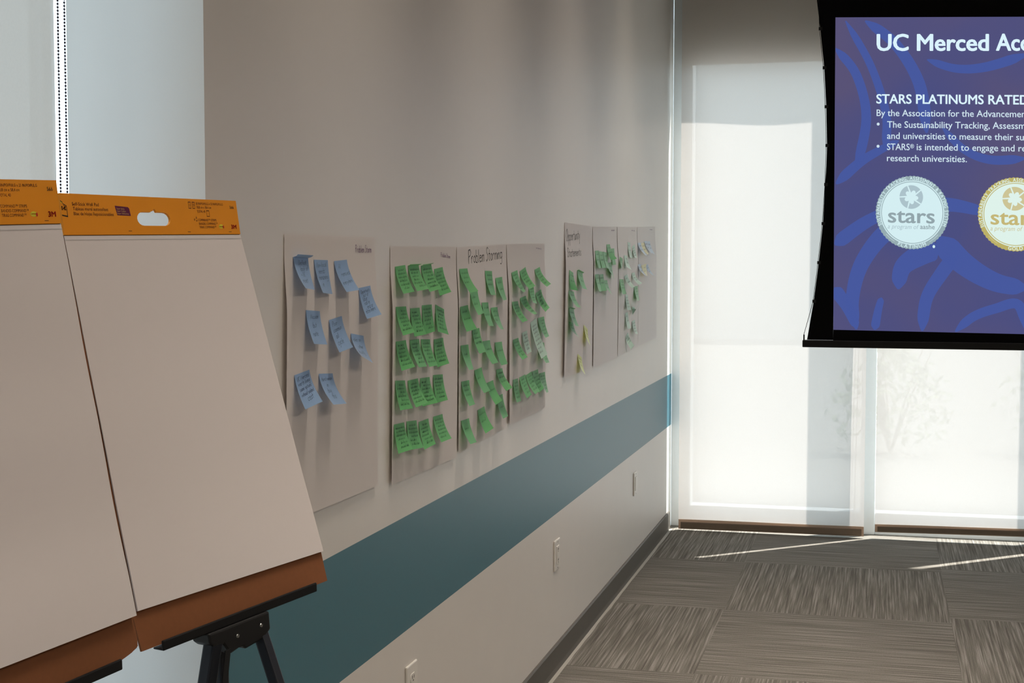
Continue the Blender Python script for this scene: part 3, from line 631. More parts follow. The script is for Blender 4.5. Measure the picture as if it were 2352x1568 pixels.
# baseboard with a small rounded toe, and the pale strip along the carpet edge
pr = [(0, 0.0), (0.013, 0.0), (0.0115, 0.006), (0.010, 0.02), (0.009, 0.094), (0.006, 0.0995), (0, 0.1)]
mb = MB()
for y0, y1 in ((JY+0.0, 8.085),):
    vs = [(x, y0, z) for x, z in pr]+[(x, y1, z) for x, z in pr]; n = len(pr)
    mb.add(vs, [(i, i+1, n+i+1, n+i) for i in range(n-1)]+[tuple(range(n-1, -1, -1)), tuple(range(n, 2*n))])
structure(mb.build('baseboard_left', M_BASE))
mb = MB()
rnd = random.Random(3)
ys = [JY+i*(8.06-JY)/60 for i in range(61)]
w = [0.0265+rnd.uniform(-0.0025, 0.002) for _ in ys]
vs = [(0.0125, y, 0.0012) for y in ys]+[(q, y, 0.0012) for q, y in zip(w, ys)]
mb.add(vs, [(i, 61+i, 62+i, i+1) for i in range(60)])
structure(mb.build('trim_1', M_CAULK, solid=0.001))

# big window: jambs, mullions, sill rail, panes
w1 = MB()
w1.box((0, 8.175, 0), (0.11, 8.31, CEIL)).box((1.06, 8.175, 0), (1.14, 8.31, CEIL)).box((2.15, 8.175, 0), (2.23, 8.31, CEIL)).box((3.24, 8.175, 0), (3.32, 8.31, CEIL)).box((4.33, 8.175, 0), (4.42, 8.31, CEIL))
w1 = structure(w1.build('window_1', M_FRAME, bevel=0.004))
for x0, x1 in ((0.11, 1.06), (1.14, 2.15), (2.23, 3.24), (3.32, 4.33)):
    MB().box((x0, 8.185, 0), (x1, 8.305, 0.084)).box((x0, 8.195, 0.084), (x1, 8.30, 0.121)).build('sill_rail', M_FRAME, w1, bevel=0.003)
    MB().box((x0, 8.245, 0.121), (x1, 8.253, CEIL)).build('pane', M_GLASS, w1)
# side window beside the note wall
w2 = MB()
w2.box((-WD-0.06, JY-0.03, 0.0), (-WD-0.03, JY, 3.1)).box((-WD-0.06, 0.2, 0.0), (-WD, 0.25, 3.1)).box((-WD-0.06, 0.25, 0), (-WD, JY-0.05, 0.06)).box((-WD-0.06, 0.25, 3.04), (-WD, JY-0.05, 3.1))
w2 = structure(w2.build('window_2', M_FRAME, bevel=0.003))
MB().box((-WD-0.034, 0.25, 0.06), (-WD-0.026, JY-0.05, 3.04)).build('pane', M_GLASS2, w2)

# ------------------------------------------------------------------ ceiling lamps
M_LAMP = emis('lamp_diffuser', (1, 0.9, 0.78, 1), 1.5)
def strip_lamp(i, y, x0, x1, wy, watts, spread, label, col):
    t = thing('ceiling_light', label, 'ceiling light', ((x0+x1)/2, y, CEIL), 'ceiling lights')
    MB().box((x0-0.02, y-wy/2-0.02, CEIL-0.05), (x1+0.02, y+wy/2+0.02, CEIL-0.001)).build('housing', M_FRAME, t)
    MB().box((x0, y-wy/2, CEIL-0.056), (x1, y+wy/2, CEIL-0.05)).build('diffuser', M_LAMP, t)
    ld = bpy.data.lights.new('lamp', 'AREA'); ld.shape = 'RECTANGLE'; ld.size = x1-x0; ld.size_y = wy
    ld.energy = watts; ld.color = col; ld.spread = math.radians(spread)
    lo = bpy.data.objects.new('lamp', ld); COL.objects.link(lo)
    lo.parent = t; lo.location = (0, 0, -0.06)
WARM = (1, 0.87, 0.74)
for i, y in enumerate(LAMP_Y):
    strip_lamp(i, y, 0.35, 1.55, 0.07, LAMP_W, 60, 'slim ceiling strip light beside the note wall, %s from the rear wall' % ('first', 'second', 'third', 'fourth', 'fifth', 'sixth')[i], WARM)
for i, (x, y) in enumerate(((3.6, 1.0), (3.6, 4.6))):
    strip_lamp(i, y, x-0.6, x+0.6, 0.6, ROOM_W, 170, ('wide ceiling panel light over the rear of the room', 'wide ceiling panel light over the middle of the room')[i], WARM)

# ------------------------------------------------------------------ roller blinds
def back_blind(x0, x1, y, zl, zr, hem, label, chain):
    t = thing('roller_blind', label, 'roller blind', ((x0+x1)/2, y, 0), 'roller blinds on the big window')
    zt = 3.3
    def bot(u): return zl+(zr-zl)*u
    MB().grid(lambda u, v: (x0+(x1-x0)*u, y+0.004*math.sin(u*7+v*2), bot(u)+hem+(zt-bot(u)-hem)*v), 12, 8).build('fabric', FAB, t, smooth=True)
    h = MB()
    e = 0.012
    h.hexa([(x0+e, y-0.006, bot(0)+0.004), (x1-e, y-0.006, bot(1)+0.004), (x1-e, y+0.006, bot(1)+0.004), (x0+e, y+0.006, bot(0)+0.004),
            (x0+e, y-0.006, bot(0)+hem*0.74), (x1-e, y-0.006, bot(1)+hem*0.74), (x1-e, y+0.006, bot(1)+hem*0.74), (x0+e, y+0.006, bot(0)+hem*0.74)])
    h.build('hem_bar', M_TAUPE, t, bevel=0.003)
    h = MB()
    h.hexa([(x0, y-0.003, bot(0)), (x1, y-0.003, bot(1)), (x1, y+0.003, bot(1)), (x0, y+0.003, bot(0)),
            (x0, y-0.003, bot(0)+hem), (x1, y-0.003, bot(1)+hem), (x1, y+0.003, bot(1)+hem), (x0, y+0.003, bot(0)+hem)])
    h.build('hem_pocket', M_SEAM, t)
    MB().tube([(x0-0.01, y-0.03, zt), (x1+0.01, y-0.03, zt)], 0.03, 16).build('roller_tube', M_FRAME, t, smooth=True)
    if chain:
        c = MB()
        for dx in (0.032, 0.05):
            c.tube([(x1-dx, y+0.03, zt), (x1-dx-0.004, y+0.03, 1.5), (x1-dx-0.022, y+0.03, 0.05)], 0.0016, 6)
        c.build('pull_chain', M_CHAIN, t)
back_blind(0.062, 1.083, 8.06, 0.007, 0.011, 0.054, 'sheer roller blind nearest the note wall, hem down on the carpet', True)
back_blind(1.142, 2.165, 8.076, 0.036, 0.050, 0.043, 'sheer roller blind under the projector screen, hem just clear of the carpet', False)

back_blind(2.218, 3.255, 8.07, 0.03, 0.03, 0.045, 'sheer roller blind third from the note wall, behind the middle of the screen', False)
back_blind(3.308, 4.345, 8.07, 0.03, 0.03, 0.045, 'sheer roller blind farthest from the note wall', False)
t = thing('roller_blind', 'grey roller blind with bead chain on the side window behind the easels', 'roller blind', (-0.15, 1.2, 0))
MB().grid(lambda u, v: (-0.15+0.003*math.sin(u*9), 0.32+(2.10-0.32)*u, 0.10+2.9*v), 14, 8).build('fabric', FAB2, t, smooth=True)
MB().box((-0.157, 0.32, 0.07), (-0.143, 2.10, 0.105)).build('hem_bar', M_TAUPE, t, bevel=0.003)
MB().tube([(-0.15, 0.30, 3.03), (-0.15, 2.135, 3.03)], 0.032, 16).build('roller_tube', M_FRAME, t, smooth=True)
c = MB()
ya, yb_ = 2.098, 2.1175
z = 0.62
while z < 3.0:
    for yy in (ya, yb_):
        c.ball((-0.14, yy+0.0045*(z-1.8)*0.25, z), 0.0021, ns=6, nr=4)
    z += 0.0054
for yy in (ya, yb_):
    c.tube([(-0.14, yy+0.0045*(0.62-1.8)*0.25, 0.62), (-0.14, yy+0.0045*1.2*0.25, 3.0)], 0.0005, 5)
c.tube([(-0.14, ya+(yb_-ya)*(0.5-0.5*math.cos(k*math.pi/6)), 0.62-0.01*math.sin(k*math.pi/6)) for k in range(7)], 0.0012, 6)
c.build('bead_chain', M_CHAIN, t, smooth=True)

# ------------------------------------------------------------------ outside
M_GRAVEL = mat('pale_gravel', (0.26, 0.25, 0.235, 1), rough=0.95, noise=0.2, nscale=25)
M_FACADE = mat('pale_facade', (0.55, 0.55, 0.53, 1), rough=0.9, noise=0.06, nscale=2)
structure(MB().box((-40, 8.31, -0.4), (60, 90, -0.12)).build('ground', M_GRAVEL))
M_PAINTED_SHADE = mat('paving_painted_shade', (0.085, 0.092, 0.10, 1), rough=0.95, noise=0.3, nscale=20)  # dark bluish colour stands in for shade on the left-hand ground
structure(MB().box((-40, -30, -0.4), (-0.4, 8.31, -0.12)).build('ground_left', M_PAINTED_SHADE))
structure(MB().box((-12, 30, -0.12), (1.0, 34, 6.5)).box((1.0, 31, -0.12), (5.5, 34, 9)).box((5.5, 33, -0.12), (22, 36, 4.5)).build('facade', M_FACADE))
M_LEAF = paper_mat('shrub_leaf', (0.36, 0.40, 0.28, 1), 0.3, noise=0.3, nscale=8)
M_STEM = mat('shrub_stem', (0.34, 0.30, 0.24, 1), rough=0.9)
def shrub(x, y, h, w, seed, label):
    rn = random.Random(seed)
    t = thing('shrub', label, 'shrub', (x, y, -0.12), 'shrubs outside the big window')
    st = MB(); lf = MB()
    for k in range(9):
        a = rn.uniform(0, 6.28); rr = w*rn.uniform(0.2, 0.8)
        tip = Vector((x+math.cos(a)*rr, y+math.sin(a)*rr, -0.12+h*rn.uniform(0.65, 0.98)))
        st.tube([(x, y, -0.12), Vector((x, y, -0.12)).lerp(tip, 0.5)+Vector((0, 0, 0.06)), tip], [0.012, 0.008, 0.004], 5)
    for k in range(520):
        a = rn.uniform(0, 6.28); zz = rn.random()**0.7; rr = w*math.sqrt(rn.random())*math.sin(math.pi*(0.25+0.7*zz))
        c = Vector((x+math.cos(a)*rr, y+math.sin(a)*rr, -0.12+h*(0.1+0.9*zz)))
        d = Vector((rn.uniform(-1, 1), rn.uniform(-1, 1), rn.uniform(-0.4, 1))).normalized(); e = d.orthogonal().normalized()
        s = rn.uniform(0.035, 0.06)
        lf.add([c-d*s, c+e*s*0.45, c+d*s, c-e*s*0.45], [(0, 1, 2, 3)])
    st.build('stems', M_STEM, t); lf.build('foliage', M_LEAF, t)
shrub(1.25, 12.6, 0.95, 0.55, 5, 'leafy shrub outside, faintly seen through the blind nearest the note wall')
shrub(2.75, 12.9, 1.05, 0.65, 9, 'leafy shrub outside, faintly seen through the blind under the screen')

# ------------------------------------------------------------------ socket plates
def plate(y0, y1, z0, kind, label):
    t = thing('socket_plate', label, 'wall socket', (0, (y0+y1)/2, z0+0.057), 'socket plates below the teal stripe')
    h = 0.1145; yc = (y0+y1)/2; zc = z0+h/2; w = (y1-y0)/2
    MB().box((0, y0, z0), (0.0065, y1, z0+h)).build('cover_plate', M_PLATE, t, bevel=0.0035)
    if kind == 'duplex':
        for s in (-1, 1):
            zz = zc+s*0.0195
            pts = [(w*0.47*math.cos(a), max(-0.0125, min(0.0125, 0.0172*math.sin(a)))) for a in [k*math.pi/10 for k in range(20)]]
            r = MB(); n = len(pts)
            r.add([(0.006, yc+a, zz+b) for a, b in pts]+[(0.0085, yc+a*0.97, zz+b*0.97) for a, b in pts], [(i, (i+1) % n, n+(i+1) % n, n+i) for i in range(n)]+[tuple(range(n, 2*n))])
            ro = r.build('receptacle', M_PLATE, t)
            q = MB()
            for dy in (-0.006, 0.006): q.box((0.0078, yc+dy-0.0011, zz-0.001), (0.0090, yc+dy+0.0011, zz+0.007))
            q.tube([(0.0078, yc, zz-0.006), (0.0090, yc, zz-0.006)], 0.0022, 10)
            q.build('slots', M_SLOT, ro)
        MB().tube([(0.006, yc, zc), (0.0076, yc, zc)], 0.0028, 12).build('screw', M_SCREW, t)
    else:
        ins = MB().box((0.005, yc-w*0.47, zc-0.0335), (0.0090, yc+w*0.47, zc+0.0335)).build('insert', M_PLATE, t, bevel=0.001)
        if kind == 'decora':
            for s in (-1, 1):
                q = MB()
                for dy in (-0.0065, 0.0065): q.box((0.0086, yc+dy-0.0011, zc+s*0.02-0.002), (0.0095, yc+dy+0.0011, zc+s*0.02+0.006))
                q.tube([(0.0086, yc, zc+s*0.02-0.007), (0.0095, yc, zc+s*0.02-0.007)], 0.0022, 10)
                q.build('slots', M_SLOT, ins)
        for s in (-1, 1):
            MB().tube([(0.006, yc, zc+s*0.048), (0.0076, yc, zc+s*0.048)], 0.0026, 10).build('screw', M_SCREW, t)
plate(3.418, 3.503, 0.380, 'duplex', 'ivory socket plate at the bottom edge, nearest the easels')
plate(5.122, 5.212, 0.377, 'decora', 'ivory socket plate below the stripe, midway along the wall')
plate(6.878, 6.968, 0.377, 'blank', 'ivory socket plate below the stripe, nearest the big window')

# ------------------------------------------------------------------ paper sheets on the wall
def sheet_surface(P):
    tl, tr, bl, br = [Vector(p) for p in P]
    def f(u, v, lift=0.0):
        p = tl.lerp(tr, u).lerp(bl.lerp(br, u), v)
        t = min(max((v-0.05)/0.25, 0), 1)
        x = 0.0015+0.0075*t*t*(3-2*t)
        return (x+lift, p.y, p.z)
    return f
SHEET_LAB = [('paper_sheet', 'white wall sheet of nine blue notes, nearest the easels'),
 ('paper_sheet', 'white wall sheet filled with a four-by-five grid of green notes'),
 ('paper_sheet', 'white wall sheet headed Problem Storming in large dark letters'),
 ('paper_sheet', 'white wall sheet of green notes just before the gap, with two pale mint notes'),
 ('paper_sheet', 'white wall sheet headed Opportunity Statements'),
 ('paper_sheet', 'white wall sheet with green notes only near its top, right of Opportunity Statements'),
 ('paper_sheet', 'white wall sheet of mostly pale mint notes, next to the blue and yellow ones'),
 ('paper_sheet', 'white wall sheet with blue and yellow notes, last before the big window')]
HEAD = {0: [('Problem Storm', HEADS['ps1'], INK_P, 0.0012)], 1: [('Problem Storm', HEADS['ps2'], INK_P, 0.0012)], 2: [('Problem Storming', HEADS['big'], INK, 0.0026)],
        3: [('~', HEADS['ps4'], INK_P, 0.0014)], 4: [('Opportunity', HEADS['op'], INK_G, 0.0026), ('Statements', HEADS['st'], INK_G, 0.0026)],
        5: [('~', HEADS['q6'], INK_P, 0.0018)], 6: [('~', HEADS['q7'], INK_P, 0.0016)], 7: [('~', HEADS['q8'], INK_P, 0.0016)]}
SURF = []
for i, P in enumerate(PAPERS):
    f = sheet_surface(P); SURF.append(f)
    o = MB().grid(lambda u, v: f(u, v), 10, 24).build('paper_sheet', M_SHEET, smooth=True)
    tag(o, SHEET_LAB[i][1], 'paper sheet', 'paper sheets on the note wall')
    o['base'] = (0, 0, 0)
    rn = random.Random(40+i)
    mb = MB()
    for word, (a, b, h), ink, pw in HEAD[i]:
        a, b, h = Vector(a), Vector(b), Vector(h)
        L = (b-a).length; hh = (h-a).length
        if word == '~':
            st = scribble_strokes(26, rn); wd = 26
        else:
            st, wd = glyph_strokes(word, 0.18, rn)
        ex = (b-a)/wd; ez = Vector((0, 0, 1))*hh/7.8
        def fn(s, t):
            p = a+ex*(s/L*wd)+ez*(t/hh*7.8)
            zt, zb = P[0][2], (P[2][2]+P[3][2])/2
            q = min(max(((zt-p.z)/(zt-zb)-0.05)/0.25, 0), 1)
            return (0.0015+0.0075*q*q*(3-2*q)+0.0007, p.y, p.z)
        for q in st:
            ribbon(mb, [(c[0]*L/wd, c[1]*hh/7.8) for c in q], pw, fn)
    ho = mb.build('heading', INK if i == 2 else HEAD[i][0][2], o)

# ------------------------------------------------------------------ sticky notes
ORD = ['topmost', 'second from the top', 'third from the top', 'fourth from the top', 'fifth from the top', 'sixth from the top']
LFT = ['first', 'second', 'third', 'fourth', 'fifth']
LAB = {}
for k, s in enumerate(['blue note curled at its top edge, upper left of the nine blue notes', 'blue note second in the top row of the blue-note sheet', 'blue note third in the top row of the blue-note sheet',
  'blue note at the right edge of the blue-note sheet, below the top row', 'blue note first in the middle row of the blue-note sheet', 'blue note in the middle of the blue-note sheet, second of its row',
  'blue note curling outward at its lower corner, right in the middle row', 'blue note with the longest writing, lower left of the blue-note sheet', 'blue note at the bottom of the blue-note sheet, right of the wordy one']):
    LAB[k] = s
for r_ in range(5):
    for c_ in range(4):
        LAB[9+r_*4+c_] = 'green note, %s from the left in the %s row of the note grid' % (LFT[c_], ['top', 'second', 'middle', 'fourth', 'bottom'][r_])
C2 = [('leftmost', (0, 4, 8, 13, 17)), ('second', (3, 7, 11, 16)), ('third', (1, 5, 9, 14)), ('rightmost', (2, 6, 10, 12, 15))]
for nm, ids in C2:
    for j, k in enumerate(ids):
        LAB[29+k] = 'green note, %s in the %s column of the Problem Storming sheet' % (ORD[j], nm)
for nm, ids in (('left', (0, 6, 10)), ('second', (1, 5)), ('right', (2, 4, 7, 11))):
    for j, k in enumerate(ids):
        LAB[47+k] = 'green note, %s in the %s column of the sheet before the gap' % (ORD[j], nm)
LAB[47+3] = 'green note tucked under another, top middle of the sheet before the gap'
LAB[47+8] = 'long pale mint note hanging on the sheet before the gap'
LAB[47+9] = 'short pale mint note beside the long one on the sheet before the gap'
for j in range(5):
    LAB[47+12+j] = 'green note, %s from the left in the bottom row of the sheet before the gap' % LFT[j]
for j, k in enumerate((0, 2, 3, 4)):
    LAB[64+k] = 'green note, %s in the left column under Opportunity Statements' % ORD[j]
LAB[65] = 'green note right of the left column under Opportunity Statements'
LAB[69] = 'upper of the two yellow-green notes under Opportunity Statements'
LAB[70] = 'lower of the two yellow-green notes, at the foot of the Opportunity Statements sheet'
for k, s in enumerate(['first of three overlapping green notes, top cluster right of Opportunity Statements', 'middle of three overlapping green notes, top cluster right of Opportunity Statements', 'third of three overlapping green notes, top cluster right of Opportunity Statements',
  'highest green note of the top cluster right of Opportunity Statements, corner swung out', 'green note at the right end of the top cluster right of Opportunity Statements', 'green note seen nearly edge on, hanging below the top cluster',
  'first of the lower three green notes right of Opportunity Statements', 'middle of the lower three green notes right of Opportunity Statements', 'last of the lower three green notes right of Opportunity Statements, thin and curled']):
    LAB[71+k] = s
for k, s in enumerate(['left of the two highest mint notes on the pale mint sheet', 'right of the two highest mint notes on the pale mint sheet', 'dark green narrow note at the left, upper part of the pale mint sheet', 'mint note right of the dark green narrow note',
  'mint note slanting across toward the blue and yellow sheet', 'mint note slanting in the centre of the pale mint sheet', 'vivid green note at the left edge of the pale mint sheet', 'vivid green note at the right edge of the pale mint sheet',
  'mint note below the vivid green notes, left column', 'mint note with its lower corner flipped upward', 'mint note third from the bottom, left column of the pale mint sheet', 'mint note at the right, lower part of the pale mint sheet', 'lowest mint note of the pale mint sheet']):
    LAB[80+k] = s
for k, s in enumerate(['first blue note of the upper row beside the window', 'yellow note in the upper row beside the window', 'second blue note of the upper row, right of the yellow one', 'last blue note of the upper row, closest to the window',
  'first blue note of the lower row beside the window', 'yellow note curled at its top, lower row beside the window', 'last blue note of the lower row, closest to the window']):
    LAB[93+k] = s
WORDS = {0: ['Deficit', 'lack of', '+ UC', 'reset'], 1: ['Non-local', 'needs', 'remaining', 'in'], 2: ['AI', 'removed', 'everywhere'], 3: ['Opportunity', 'out of', 'labor', 'call in', 'end or', 'elsewhere'],
         4: ['Mission', 'but', 'note'], 5: ['Poor', 'commun', 'all', 'cycle'], 6: ['Relies on', 'other', 'locality'], 7: ['UC Merced', 'worth living', 'some options', 'without added', 'cost'], 8: ['Hard remain', 'in', 'buy', 'this']}
LINES = {9: 6, 29: 2, 47: 5, 64: 3, 71: 2, 80: 3, 93: 2}
for k, (pi, colr, TL, TR, BL, BR) in enumerate(NOTES):
    tl, tr, bl, br = Vector(TL), Vector(TR), Vector(BL), Vector(BR)
    L = ((bl-tl).length+(br-tr).length)/2; Wd = (tr-tl).length
    ax = (tr-tl).normalized()
    dn = Vector((0, 0, -1)); dn = (dn-ax*dn.dot(ax)).normalized(); dn.x = 0
    def curve(a, b):
        m = a+dn*L*0.42; m.x = max(a.x, a.x+0.10*(b.x-a.x))
        return lambda v: a*(1-v)**2+m*2*v*(1-v)+b*v*v
    cl, cr_ = curve(tl, bl), curve(tr, br)
    def S(u, v):
        return cl(v).lerp(cr_(v), u)
    mb = MB().grid(lambda u, v: S(u, v), 5, 12)
    if k in (0, 10, 11, 65, 67):      # glue strip peeled forward at the top
        e = 0.010 if k == 0 else 0.006
        mb.grid(lambda u, v: S(u, 0)+Vector((e*math.sin(v*1.3)*1.1, 0, e*(0.2*v+0.35*v*v)))+Vector((0, 0.004*v*(u-0.3), 0)), 5, 4)
    o = mb.build('sticky_note', NOTE_M[colr], smooth=True)
    tag(o, LAB[k], 'sticky note', {0: 'blue notes on the first sheet', 1: 'green notes in the grid', 2: 'green notes on the Problem Storming sheet', 3: 'notes on the sheet before the gap', 4: 'notes under Opportunity Statements', 5: 'green notes right of Opportunity Statements', 6: 'notes on the pale mint sheet', 7: 'notes beside the window'}[pi])
    o['base'] = (0, 0, 0)
    # handwriting
    rn = random.Random(100+k)
    nrm = (tr-tl).cross(bl-tl).normalized()
    if nrm.x < 0: nrm = -nrm
    def fn(s, t):
        u = min(max(s/Wd, 0.02), 0.98); v = min(max(t/L, 0.02), 0.98)
        d1 = S(u, min(v+0.03, 1))-S(u, v-0.02); d2 = S(min(u+0.05, 1), v)-S(u-0.02, v)
        n = d2.cross(d1).normalized()
        if n.dot(nrm) < 0: n = -n
        return S(u, v)+n*0.0005
    wr = MB()
    if k in WORDS:
        rows = WORDS[k]; n = len(rows)
        for r_, word in enumerate(rows):
            st, wd = glyph_strokes(word, 0.35, rn)
            sc = min(0.00155, 0.76*Wd/wd, 0.76*L/n/7.0); y0 = L*(0.17+0.76*(r_+0.45)/n); x0 = Wd*0.10 if len(word) > 7 else rn.uniform(0.14, 0.35)*Wd
            x0 = min(x0, Wd*0.93-wd*sc)
            for q in st:
                ribbon(wr, [(x0+(a+b*0.22)*sc, y0-b*sc-a*sc*0.06) for a, b in q], 0.0007, fn)
        ink = INK_B
    else:
        base = max(b for b in LINES if b <= k); n = LINES[base]
        if base in (29, 64, 80): n += rn.randint(-1, 1)
        if k == 55: n = 8
        n = max(n, 1)
        for r_ in range(n):
            sc = min(0.0016, L/(n*9.5)); ln = rn.uniform(0.45, 0.82)*Wd/sc
            y0 = L*(0.14+(0.80 if n > 3 else 0.6)*(r_+0.5)/n); x0 = Wd*0.09+rn.random()*(0.84*Wd-ln*sc)
            for q in scribble_strokes(ln, rn):
                ribbon(wr, [(x0+(a+b*0.15)*sc, y0-b*sc) for a, b in q], 0.0008, fn)
        ink = INK
    wr.build('handwriting', ink, o)

# ------------------------------------------------------------------ easels
def bilin(P, u, v):
    return P[0].lerp(P[1], u).lerp(P[2].lerp(P[3], u), v)

def easel(CL, CR, feet, label):
    CL, CR = Vector(CL), Vector(CR)
    ax = (CR-CL).normalized(); up_ = Vector((0, 0, 1)); up_ = (up_-ax*up_.dot(ax)).normalized()
    out = ax.cross(up_).normalized()
    if out.x < 0: out = -out
    mid = CL.lerp(CR, 0.43)
    t = thing('easel', label, 'easel', (mid.x, mid.y, 0), 'easels')
    W_ = (CR-CL).length
    # ledge: a shallow channel with a raised lip in front of the card
    a = CL+ax*W_*0.066; b = CL+ax*W_*0.895
    def bar(mb, lo, hi, o0, o1):
        mb.hexa([a+up_*lo+out*o1, b+up_*lo+out*o1, b+up_*lo+out*o0, a+up_*lo+out*o0, a+up_*hi+out*o1, b+up_*hi+out*o1, b+up_*hi+out*o0, a+up_*hi+out*o0])
    mb = MB(); bar(mb, -0.0068, -0.0034, -0.011, 0.010); bar(mb, -0.0068, 0.0085, 0.0055, 0.010)
    mb.build('ledge', M_BAR, t, bevel=0.0025)
    # hub casting
    h0 = CL+ax*W_*0.355; h1 = CL+ax*W_*0.60
    def P(s, z, o): return h0.lerp(h1, s)+up_*z+out*o
    prof = [(-0.32, -0.0064), (1.0, -0.0064), (1.02, -0.036), (0.86, -0.047), (0.45, -0.052), (0.40, -0.046), (0.30, -0.046), (0.12, -0.050), (-0.02, -0.030), (-0.20, -0.030), (-0.30, -0.022)]
    n = len(prof); mb = MB()
    mb.add([P(s, z, 0.014) for s, z in prof]+[P(s, z, -0.022) for s, z in prof], [tuple(range(n)), tuple(range(2*n-1, n-1, -1))]+[(i, n+i, n+(i+1) % n, (i+1) % n) for i in range(n)])
    hub = mb.build('hub', M_HUB, t, bevel=0.003)
    for s, z in ((0.28, -0.026), (0.80, -0.024)):
        c = P(s, z, 0.014)
        MB().tube([c, c+out*0.0013], [0.0034, 0.0028], 12).build('screw', M_SCREW, hub)
    # legs: upper tube and slimmer lower tube with a rubber foot
    tops = [P(-0.10, -0.020, 0.002), P(0.16, -0.02, -0.012), P(0.93, -0.03, -0.004)]
    rad = [0.0112, 0.0100, 0.0096]
    for tp, ft, r in zip(tops, feet, rad):
        ft = Vector(ft); k = tp.lerp(ft, 0.55)
        lg = MB().tube([tp, k], r, 12, square=True, ref=out).tube([k.lerp(tp, 0.06), ft], r*0.8, 12, square=True, ref=out).build('leg', M_LEG, t, smooth=False)
        MB().tube([k.lerp(tp, 0.03), k.lerp(ft, 0.05)], r*1.25, 12, square=True, ref=out).build('clamp', M_HUB, lg)
        MB().tube([ft.lerp(tp, 0.03), ft+Vector((0, 0, 0.0))], r*1.15, 12).build('rubber_foot', M_HUB, lg)
    # strap hanging beside the left leg
    l0, lf = tops[0], Vector(feet[0])
    d = (lf-l0).normalized()
    MB().grid(lambda u, v: l0+d*(0.02+0.30*v)+ax*(0.012+0.012*u+0.010*v)+out*(0.016+0.004*math.sin(3*v)), 2, 8).build('strap', M_HUB, t, solid=0.002)
    # mast behind the pad
    tip = CL.lerp(CR, 0.5)+up_*0.55-out*0.20
    MB().tube([P(0.5, -0.02, -0.016), tip], 0.009, 10, square=True).build('mast', M_LEG, t)

easel(PAD2['CL'], PAD2['CR'], FEET2, 'black tripod easel carrying the right-hand pad, its legs showing')
dx = Vector(PAD1['CL']).lerp(Vector(PAD1['CR']), 0.5)-Vector(PAD2['CL']).lerp(Vector(PAD2['CR']), 0.5)
FEET1 = [(f[0]+dx.x, f[1]+dx.y, 0) for f in FEET2]
easel(PAD1['CL'], PAD1['CR'], FEET1, 'black tripod easel carrying the left-hand pad, only its ledge showing')

